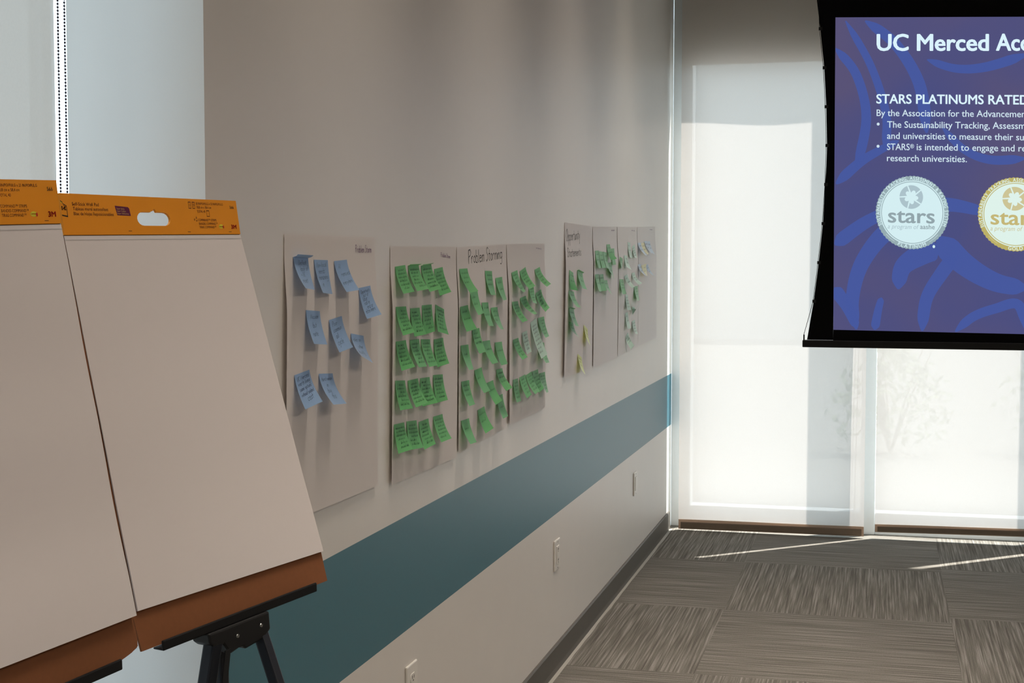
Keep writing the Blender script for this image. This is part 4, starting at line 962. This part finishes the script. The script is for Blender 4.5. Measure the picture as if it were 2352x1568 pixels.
# ------------------------------------------------------------------ easel pads
def pad(Q, label, chamfer, flare):
    Q = {k: Vector(v) for k, v in Q.items()}
    N_ = (Q['SL']-Q['HL']).cross(Q['HR']-Q['HL']).normalized()
    if N_.x < 0: N_ = -N_
    t = thing('easel_pad', label, 'flip pad', Q['CL'].lerp(Q['CR'], 0.5), 'flip pads on the easels')
    head = [Q['TL'], Q['TR'], Q['HL'], Q['HR']]; body = [Q['HL'], Q['HR'], Q['SL'], Q['SR']]; foot = [Q['SL'], Q['SR'], Q['CL'], Q['CR']]
    # cardboard backing (whole height), bottom right corner may be worn off
    def card(v):      # v 0..3
        return head if v < 1 else (body if v < 2 else foot)
    def cp(u, v, o):
        k = 1 if v < 2 else 2; q = (head, body, foot)[k]
        e = 0
        if chamfer and v > 2:      # worn, rounded lower right corner
            s = v-2
            e = u*(0.012*math.sin(min(s/0.75, 1)*math.pi*0.5)-0.10*max(0, (s-0.80)/0.20)**1.6)
        if not chamfer: e -= (1-u)*0.014*min(1, (v-1)/0.4)*min(1, (3-v)/0.9)      # board pokes out past the paper on the left
        return bilin(q, u+e, v-k)+N_*(o-0.0004-0.0024*min(v-1, 1))
    mb = MB()
    for o_, sg in ((-0.001, 1), (-0.0045, -1)):
        mb.grid(lambda u, v: cp(u if sg > 0 else 1-u, 1+v, o_), 6, 10)
        mb.grid(lambda u, v: cp(u if sg > 0 else 1-u, 2+v, o_), 12, 10)
    mb.grid(lambda u, v: cp(1, 1+2*u, -0.001-0.0035*v), 24, 1); mb.grid(lambda u, v: cp(0, 3-2*u, -0.001-0.0035*v), 24, 1)
    mb.grid(lambda u, v: cp(1-u, 3, -0.001-0.0035*v), 12, 1)
    mb.build('backing_board', M_CARD, t)
    # paper block, last sheets curving off the board near the bottom
    def paper(u, v, o):
        b = bilin(body, u, v)
        return b+N_*(o+flare*0.004*max(0, v-0.55)/0.45+flare*0.0022*math.sin(v*15)*min(1, v*2)*(1-0.5*u))
    nu, nv = 8, 28
    mb = MB()
    mb.grid(lambda u, v: paper(u, 0.002+0.998*v, 0.0), nu, nv)
    mb.grid(lambda u, v: paper(1-u, 0.002+0.998*v, -0.0008-0.0018*v), nu, nv)
    f = lambda u, v: paper(u, 0.002+0.998*v, 0.0); g = lambda u, v: paper(u, 0.002+0.998*v, -0.0008-0.0018*v)
    for a, b in (((0, 0), (0, 1)), ((1, 1), (1, 0)), ((0, 1), (1, 1))):
        mb.grid(lambda u, v: f(a[0]+(b[0]-a[0])*u, a[1]+(b[1]-a[1])*u).lerp(g(a[0]+(b[0]-a[0])*u, a[1]+(b[1]-a[1])*u), v), nv, 1)
    pb = mb.build('paper_block', M_PAD, t, smooth=False)
    mb = MB().grid(lambda u, v: paper(u, 0.012+0.0022*v, 0.0004), 8, 1)
    mb.build('glue_line', mat('glue_line_shade', (0.60, 0.57, 0.56, 1), rough=0.8), pb)
    # orange header with the carrying slot
    hz = 0.0008
    def hp(u, v, o=0.0): return bilin(head, u, v)+N_*(hz+o)
    slot = []
    hu0, hu1, hv0, hv1 = 0.386, 0.574, 0.405, 0.767
    ru = 0.035
    for k in range(9): a = math.pi*(0.5+k/8); slot.append((hu0+ru+ru*math.cos(a), (hv0+hv1)/2-(hv1-hv0)/2*math.sin(a)))
    for k in range(9): a = math.pi*(1.5+k/8); slot.append((hu1-ru+ru*math.cos(a), (hv0+hv1)/2-(hv1-hv0)/2*math.sin(a)))
    # slot runs: top-left, left round, bottom-left, bottom-right, right round, top-right; then the hang notch on top
    slot += [(0.500, hv0), (0.497, hv0-0.03), (0.490, hv0-0.085), (0.484, hv0-0.09), (0.478, hv0-0.03), (0.466, hv0-0.028), (0.466, hv0)]
    outer = [(0, 0), (0.47, 0), (0.505, 0), (1, 0), (1, 0.5), (1, 1), (0.6, 1), (0.4, 1), (0, 1), (0, 0.5)]
    import bmesh
    bm = bmesh.new()
    vo = [bm.verts.new(hp(u, v)) for u, v in outer]; vi = [bm.verts.new(hp(u, v)) for u, v in slot]
    es = [bm.edges.new((vo[i], vo[(i+1) % len(vo)])) for i in range(len(vo))]+[bm.edges.new((vi[i], vi[(i+1) % len(vi)])) for i in range(len(vi))]
    bmesh.ops.triangle_fill(bm, use_beauty=True, edges=es, normal=N_)
    for fc in bm.faces:
        if fc.normal.dot(N_) < 0: fc.normal_flip()
    ex = bmesh.ops.extrude_face_region(bm, geom=bm.faces[:])
    for v in [q for q in ex['geom'] if isinstance(q, bmesh.types.BMVert)]:
        v.co -= N_*0.004
    bmesh.ops.recalc_face_normals(bm, faces=bm.faces[:])
    me = bpy.data.meshes.new('header'); bm.to_mesh(me); bm.free(); me.materials.append(M_ORANGE)
    ho = bpy.data.objects.new('header', me); COL.objects.link(ho); ho.parent = t; ho.matrix_parent_inverse = Matrix.Translation(-Vector(t['base']))
    # backing board must be open at the slot too: cut by leaving the board behind the header out
    # printing on the header
    BR = mat('brown_print', srgb(96, 44, 14), rough=0.6); BK = mat('black_print', srgb(22, 18, 14), rough=0.6); RD = mat('red_print', srgb(190, 24, 20), rough=0.6)
    PU = mat('purple_print', srgb(100, 22, 66), rough=0.6); YE = mat('yellow_print', srgb(226, 214, 60), rough=0.6); TN = mat('tan_print', srgb(214, 170, 110), rough=0.6)
    hh = ((Q['HL']-Q['TL']).length+(Q['HR']-Q['TR']).length)/2; ww = (Q['TR']-Q['TL']).length
    def line(mb, s, u0, v0, u1, cap, bold=0.0, shear=0.0, o=0.0004, v1=None):
        vs, fs, wd = text_geo(s, bold, shear)
        v1 = v0 if v1 is None else v1
        mb.add([hp(u0+(u1-u0)*a/wd, v0+(v1-v0)*a/wd-cap*b/CAP, o) for a, b in vs], fs)
    def quad(mb, pts, o=0.0002):
        mb.add([hp(u, v, o) for u, v in pts], [tuple(range(len(pts)))])
    def frame(mb, u0, v0, u1, v1, th=0.0014, top=0.02):
        quad(mb, [(u0, v0), (u1, v0), (u1, v0+top), (u0, v0+top)]); quad(mb, [(u0, v1-0.018), (u1, v1-0.018), (u1, v1), (u0, v1)])
        quad(mb, [(u0, v0), (u0+th, v0), (u0+th, v1), (u0, v1)]); quad(mb, [(u1-th, v0), (u1, v0), (u1, v1), (u1-th, v1)])
    for nm, rows in (('name_print', (('Self-Stick Wall Pad', 0.056, 0.29, 0.190, 0.080), ('Tableau mural autocollant', 0.058, 0.405, 0.236, 0.080), ('Bloc de Hojas Reposicionables', 0.058, 0.525, 0.261, 0.080))),
                     ('size_print', (('20 IN/PO/PULG x 23 IN/PO/PULG', 0.738, 0.160, 0.909, 0.066), ('50,8 cm x 58,4 cm', 0.740, 0.265, 0.831, 0.066), ('TOTAL 40', 0.740, 0.383, 0.791, 0.066))),
                     ('strips_print', (('8', 0.715, 0.617, 0.7205, 0.06), ('COMMAND\u2122 STRIPS', 0.740, 0.628, 0.854, 0.066), ('BANDES COMMAND\u2122', 0.742, 0.731, 0.859, 0.066), ('TIRAS COMMAND\u2122', 0.742, 0.831, 0.847, 0.066)))):
        m = MB()
        for s, u0, v0, u1, cp_ in rows: line(m, s, u0, v0, u1, cp_)
        if nm == 'strips_print':
            frame(m, 0.727, 0.535, 0.735, 0.63, 0.001, 0.01); frame(m, 0.729, 0.495, 0.733, 0.54, 0.0008, 0.008)
        m.build(nm, BR, ho)
    for (u0, v0, u1, v1), dg in (((0.692, 0.085, 0.708, 0.275), ('2', 0.697, 0.703)), ((0.716, 0.085, 0.732, 0.275), ('20', 0.719, 0.729)), ((0.798, 0.315, 0.816, 0.498), None)):
        m = MB(); frame(m, u0, v0, u1, v1)
        if dg: line(m, dg[0], dg[1], 0.21, dg[2], 0.07)
        m.build('page_icon', BR, ho)
    for u, v in ((0.667, 0.925), (0.925, 0.925), (0.33, 0.90)):
        m = MB(); quad(m, [(u, v), (u+0.018, v), (u+0.018, v+0.014), (u, v+0.014)]); m.build('small_print', BR, ho)
    m = MB(); line(m, '566', 0.952, 0.247, 0.978, 0.088); m.build('pad_number', BK, ho)
    m = MB(); line(m, '3M', 0.944, 0.842, 0.979, 0.118, bold=0.035); m.build('red_logo', RD, ho)
    m = MB(); quad(m, [(0.273, 0.263), (0.343, 0.29), (0.349, 0.33), (0.353, 0.515), (0.281, 0.505)])
    m.build('purple_badge', PU, ho)
    m = MB()
    for j, (s, u1) in enumerate((('Super Sticky', 0.322), ('Super Collant', 0.328), ('Super Adhesivas', 0.342))): line(m, s, 0.280, 0.355+j*0.062, u1, 0.042, o=0.0006, v1=0.362+j*0.062)
    m.build('badge_print', TN, ho)
    # note-shaped logo (partly behind the front pad)
    m = MB(); quad(m, [(-0.0+0.0, 0.19), (0.008, 0.22), (0.012, 0.25), (0.0, 0.215)]); m.build('logo_top', YE, ho)
    m = MB()
    quad(m, [(0.0005, 0.175), (0.010, 0.205), (0.012, 0.245), (0.029, 0.30), (0.029, 0.575), (0.0265, 0.575), (0.0265, 0.315), (0.010, 0.255), (0.008, 0.222), (0.0005, 0.195)])
    quad(m, [(0.001, 0.515), (0.029, 0.545), (0.029, 0.575), (0.001, 0.545)])
    line(m, 't-it', 0.0015, 0.405, 0.0245, 0.125, bold=0.03)
    m.build('logo_print', BK, ho)
    m = MB(); m.add([hp(0.880+0.015*math.cos(a), 0.776+0.06*math.sin(a), 0.0002) for a in [k*math.pi/12 for k in range(24)]], [tuple(range(24))]); m.build('oval_badge', YE, ho)
    m = MB(); line(m, 'Command', 0.867, 0.792, 0.889, 0.045, bold=0.01, o=0.0006); m.add([hp(0.893+0.004*math.cos(a), 0.79+0.045*math.sin(a), 0.0005) for a in [k*math.pi/6 for k in range(12)]], [tuple(range(12))]); m.build('oval_print', RD, ho)
pad(PAD1, 'flip pad on the left-hand easel, cut off by the left of the view', True, 1.0)
pad(PAD2, 'flip pad on the right-hand easel, blank white page and orange header with a hand slot', False, 0.25)

# ------------------------------------------------------------------ projector screen
YS = 6.6
t = thing('projector_screen', 'black-bordered projector screen showing a blue slide, hung before the big window', 'projector screen', (2.1, YS, CEIL))
I0, I1, I2, I3 = [Vector(p) for p in SLIDE]      # slide corners: TL, TR(frame side), BL, BR
SW, SH = 433.0, 717.0                             # slide units across that span
def sl(a, b, o=0.0):
    """slide units (from its top left corner) to the screen surface"""
    p = bilin([I0, I1, I2, I3], a/SW, b/SH)
    return (p.x, YS-0.001-o, p.z)
SWID = 1240.0
lum = lambda r, g, b: emis('slide_%d_%d_%d' % (r, g, b), srgb(r, g, b), 1.0)
m = bpy.data.materials.new('slide_background'); m.use_nodes = True
nt = m.node_tree; b_ = nt.nodes['Principled BSDF']; b_.inputs['Base Color'].default_value = (0.01, 0.01, 0.01, 1); b_.inputs['Roughness'].default_value = 0.9; b_.inputs['Specular IOR Level'].default_value = 0
nz = nt.nodes.new('ShaderNodeTexNoise'); nz.inputs['Scale'].default_value = 1.6
cr = nt.nodes.new('ShaderNodeValToRGB'); cr.color_ramp.elements[0].color = srgb(88, 82, 118); cr.color_ramp.elements[1].color = srgb(74, 78, 128); cr.color_ramp.elements[0].position = 0.35; cr.color_ramp.elements[1].position = 0.65
tc = nt.nodes.new('ShaderNodeTexCoord'); nt.links.new(tc.outputs['Object'], nz.inputs[0]); nt.links.new(nz.outputs[0], cr.inputs[0]); nt.links.new(cr.outputs[0], b_.inputs['Emission Color']); b_.inputs['Emission Strength'].default_value = 1
slide = MB().add([sl(0, 0), sl(SWID, 0), sl(SWID, SH), sl(0, SH)], [(0, 3, 2, 1)]).build('projected_slide', m, t)
# plain sweeping bands behind the writing
ARC = lum(70, 88, 158)
mb = MB()
def band(pts, w0, w1, o=0.0004):
    P = []
    n = len(pts)
    for i in range(n-1):
        p0 = pts[max(i-1, 0)]; p1 = pts[i]; p2 = pts[i+1]; p3 = pts[min(i+2, n-1)]
        for k in range(8):
            s = k/8
            P.append(tuple(0.5*((2*p1[j])+(-p0[j]+p2[j])*s+(2*p0[j]-5*p1[j]+4*p2[j]-p3[j])*s*s+(-p0[j]+3*p1[j]-3*p2[j]+p3[j])*s**3) for j in (0, 1)))
    P.append(pts[-1])
    vs = []
    for i, p in enumerate(P):
        q = P[max(i-1, 0)]; r = P[min(i+1, len(P)-1)]
        d = Vector((r[0]-q[0], r[1]-q[1])).normalized(); s = i/(len(P)-1); w = (w0+(w1-w0)*s)*min(1, 0.15+6*min(s, 1-s))
        for sg in (-1, 1):
            a = min(max(p[0]-sg*d.y*w/2, 0.5), SWID-1); b = min(max(p[1]+sg*d.x*w/2, 0.5), SH-1)
            vs.append(sl(a, b, o))
    mb.add(vs, [(2*i, 2*i+1, 2*i+3, 2*i+2) for i in range(len(P)-1)])
for pts, w0, w1 in (
    ([(0, 70), (50, 130), (74, 230), (50, 350)], 20, 24), ([(70, 8), (140, 60), (196, 150), (214, 262)], 22, 30), ([(24, 8), (84, 110), (120, 220), (118, 300)], 16, 22),
    ([(214, 96), (280, 116), (350, 112), (440, 84)], 16, 24), ([(250, 250), (300, 300), (360, 322), (436, 318)], 16, 22),
    ([(4, 380), (60, 330), (110, 300), (150, 280)], 26, 14), ([(2, 520), (70, 470), (130, 440)], 34, 24),
    ([(54, 715), (44, 650), (62, 570), (110, 500), (160, 470)], 26, 44), ([(150, 620), (160, 570), (200, 540), (240, 520)], 30, 60),
    ([(205, 715), (215, 640), (250, 580), (280, 540)], 26, 34), ([(240, 500), (300, 560), (370, 600), (440, 612)], 60, 34),
    ([(280, 715), (320, 680), (370, 660), (420, 650), (440, 712)], 20, 24), ([(0, 620), (30, 660), (56, 712)], 34, 20),
    ([(96, 715), (104, 670), (112, 640)], 22, 14), ([(200, 430), (270, 425), (345, 440)], 40, 22), ([(440, 612), (560, 600), (680, 540), (780, 440)], 34, 60),
    ([(520, 60), (640, 120), (760, 240), (820, 400)], 24, 50), ([(700, 715), (760, 600), (860, 520)], 50, 30)):
    band(pts, w0, w1)
mb.build('sweeping_bands', ARC, slide)
def sline(mb, s, a0, b0, a1, cap, bold=0.0, shear=0.0, o=0.0012, mi=0, ref=None):
    vs, fs, wd = text_geo(s, bold, shear)
    if ref is not None: wd = text_geo(ref, bold, shear)[2]
    mb.add([sl(a0+(a1-a0)*x/wd, b0-cap*y/CAP+0.012*(a1-a0)*x/wd*(b0/717), o) for x, y in vs], fs, mi)
X0, Y0 = 1919, 40
WHT = lum(218, 242, 252)
mb = MB(); sline(mb, 'UC Merced', 2016-X0, 115.3-Y0, 2273.7-X0, 36.5, bold=0.028); sline(mb, 'Acc', 2289-X0, 115.3-Y0, 2364-X0, 36.5, bold=0.028); mb.build('title_text', WHT, slide)
mb = MB(); sline(mb, 'STARS PLATINUMS RATED', 2016-X0, 235.3-Y0, 2262-X0, 20.5, bold=0.022, ref='STARS PLATINUMS'); mb.build('heading_text', WHT, slide)
WH2 = lum(206, 226, 238)
mb = MB()
for s, ref, a0, b0, a1 in (('By the Association for the Advancement', 'By the Association for the', 2017, 264, 2239.7), ('The Sustainability Tracking, Assessment', 'The Sustainability Tracking,', 2041.5, 290.4, 2275.5),
                           ('and universities to measure their sus', 'and universities to measure their', 2041.5, 315.9, 2327.8), ('is intended to engage and re', 'is intended to engage and', 2110, 341.2, 2331), ('research universities.', None, 2041.5, 366.7, 2224.4), ('STARS', None, 2041.5, 341.2, 2094)):
    sline(mb, s, a0-X0, b0-Y0, a1-X0, 14.6, bold=0.008, ref=ref)
sline(mb, '\u00ae', 2095-X0, 337-Y0, 2104-X0, 9, bold=0.01)
for yy in (282.5, 333):
    mb.add([sl(2020.8-X0+3.4*math.cos(a), yy-Y0+3.4*math.sin(a), 0.0012) for a in [k*math.pi/8 for k in range(16)]], [tuple(range(16))])
mb.build('body_text', WH2, slide)
def badge(cx, cy, ring, face, dark, mid, foot):
    R = 84.0
    mb = MB()
    def disc(r, o, mi, n=96, scal=0.0, x=0, y=0):
        mb.add([sl(cx+x+(r+(scal if k % 2 else 0))*math.cos(2*math.pi*k/n), cy+y+(r+(scal if k % 2 else 0))*math.sin(2*math.pi*k/n), o) for k in range(n)], [tuple(range(n))], mi)
    disc(R-1.2, 0.0008, 0, 120, 1.6); disc(73.5, 0.0011, 1); disc(71.2, 0.0014, 0); disc(69.6, 0.0017, 1)
    # five-bladed pinwheel
    px, py = -2, -35.5
    for k in range(5):
        a = -math.pi/2+0.35+k*2*math.pi/5
        pts = []
        for s in range(9): b = a-0.62+1.16*s/8; pts.append((27*math.cos(b), 27*math.sin(b)))
        for s in range(7): b = a+0.52-0.9*s/6; rr = 13+5*math.sin(s/6*math.pi)-3*s/6; pts.append((rr*math.cos(b), rr*math.sin(b)))
        mb.add([sl(cx+px+u, cy+py+v, 0.0020) for u, v in pts], [tuple(range(len(pts)))], 3)
    def ln(s, a0, b0, a1, cap, bold, mi, shear=0.0):
        sline(mb, s, cx+a0, cy+b0, cx+a1, cap, bold, shear, 0.0022, mi)
    ln('stars', -55.5, 23, 52, 33, 0.018, 2)
    ln('a program of', -56, 37, 16, 10, 0.0, 3, 0.25); ln('aashe', 18.5, 37, 52, 10.5, 0.016, 2)
    def arc(s, r, a0, a1, cap, inward, mi=1):
        tot = sum(text_geo(c)[2]+0.16 if c != ' ' else 0.45 for c in s); pos = 0
        for c in s:
            wd = 0.45 if c == ' ' else text_geo(c)[2]+0.16
            ang = a0+(a1-a0)*(pos+wd/2)/tot; pos += wd
            if c == ' ': continue
            vs, fs, w = text_geo(c, 0.02)
            k = cap/CAP; sx = k*min(1.0, abs(a1-a0)*r/(tot*k))
            out_ = []
            for x, y in vs:
                u = (x-w/2)*sx; v = y*k
                if not inward: P_ = (math.cos(ang)*(r+v)-math.sin(ang)*u, math.sin(ang)*(r+v)+math.cos(ang)*u)
                else: P_ = (math.cos(ang)*(r-v)+math.sin(ang)*u, math.sin(ang)*(r-v)-math.cos(ang)*u)
                out_.append(sl(cx+P_[0], cy+P_[1], 0.0020))
            mb.add(out_, fs, mi)
    arc('SUSTAINABILITY TRACKING, ASSESSMENT & RATING SYSTEM', 74.6, math.radians(157), math.radians(383), 7.4, False)
    arc(foot, 81.5, math.radians(90+12.5*len(foot)/4), math.radians(90-12.5*len(foot)/4), 7.6, True)
    for s in (-1, 1):
        pts = [(77.5+q)*1.0 for q in (-1, 1)]
        a0, a1 = math.radians(90+s*31), math.radians(90+s*50)
        mb.add([sl(cx+r*math.cos(a), cy+r*math.sin(a), 0.0018) for r, a in ((76.8, a0), (78.2, a0), (78.2, (a0+a1)/2), (78.2, a1), (76.8, a1), (76.8, (a0+a1)/2))], [(0, 1, 2, 3, 4, 5)], 4)
    mb.add([sl(cx+50+3*math.cos(a), cy+77+3.6*math.sin(a), 0.0012) for a in [k*math.pi/6 for k in range(12)]], [tuple(range(12))], 1)
    return mb.build('badge', [ring, face, dark, mid, lum(186, 206, 208) if foot == 'PLATINUM' else lum(206, 196, 140)], slide)
badge(2100-X0, 483.8-Y0, lum(150, 172, 178), lum(212, 238, 242), lum(146, 164, 170), lum(172, 194, 202), 'PLATINUM')
badge(2333-X0, 485-Y0, lum(188, 176, 104), lum(222, 242, 234), lum(196, 182, 120), lum(204, 196, 150), 'GOLD')
# black masking: left side with the concave tensioned edge, top drop, foot
ZT = 3.35
XR = sl(SWID, 0)[0]+ (sl(0, 300)[0]-EDGE[4][0])
inner = [(I0.x, I0.z), (I2.x, I2.z)]
mb = MB()
EE = [(EDGE[0][0]-0.02, ZT)]+[tuple(e) for e in EDGE]
top_z, bot_z = I0.z, I2.z
for i in range(len(EE)-1):
    (xa, za), (xb, zb) = EE[i], EE[i+1]
    def xin(z): s = min(max((top_z-z)/(top_z-bot_z), 0), 1); return I0.x+(I2.x-I0.x)*s
    mb.add([(xa, YS, za), (xin(za), YS, za), (xin(zb), YS, zb), (xb, YS, zb)], [(0, 3, 2, 1)])
xr0, xr1 = sl(SWID, 0), sl(SWID, SH)
mb.add([(I0.x, YS, ZT), (xr0[0], YS, ZT), (xr0[0], YS, xr0[2]), (I0.x, YS, I0.z)], [(0, 3, 2, 1)])
mb.add([(I2.x, YS, I2.z), (xr1[0], YS, xr1[2]), (xr1[0], YS, 1.165), (I2.x, YS, 1.167)], [(0, 3, 2, 1)])
for i in range(len(EE)-1):
    (xa, za), (xb, zb) = EE[i], EE[i+1]
    ma = lambda x, z: xr0[0]+(I0.x-x)
    mb.add([(ma(xa, za), YS, za), (xr0[0], YS, za), (xr0[0], YS, zb), (ma(xb, zb), YS, zb)], [(0, 1, 2, 3)])
mb.build('black_border', M_BLACK, t, solid=0.0006)
MB().add([(I0.x, YS+0.004, I0.z), (xr0[0], YS+0.004, xr0[2]), (xr1[0], YS+0.004, xr1[2]), (I2.x, YS+0.004, I2.z)], [(0, 1, 2, 3)]).build('screen_backing', M_BLACK, t, solid=0.0006)
xb0 = 0.817; xb1 = xr1[0]+(I2.x-xb0)
MB().box((xb0, YS-0.018, 1.136), (xb1, YS+0.018, 1.168)).build('bottom_bar', M_BAR, t, bevel=0.003)
MB().box((xb0+0.003, YS-0.004, 1.166), (xb0+0.009, YS+0.004, 1.192)).build('cord_hook', M_BAR, t)
mb = MB(); mb.tube([(0.8217, YS, 1.19)]+[(x-0.0005, YS, z) for x, z in reversed(TABS[:-1])]+[(TABS[0][0]-0.035, YS, ZT)], 0.0012, 6)
mb.build('tension_cord', M_BAR, t)
for x, z in TABS[:-1]:
    MB().box((x-0.004, YS-0.002, z-0.007), (x+0.012, YS+0.002, z+0.007)).build('cord_tab', M_BAR, t)
MB().box((0.70, YS-0.08, ZT), (xb1+0.1, YS+0.08, ZT+0.16)).build('screen_case', M_BAR, t, bevel=0.01)
for xx in (1.0, xb1-0.2): MB().tube([(xx, YS, ZT+0.15), (xx, YS, CEIL)], 0.008, 8).build('hanger_rod', M_BAR, t)
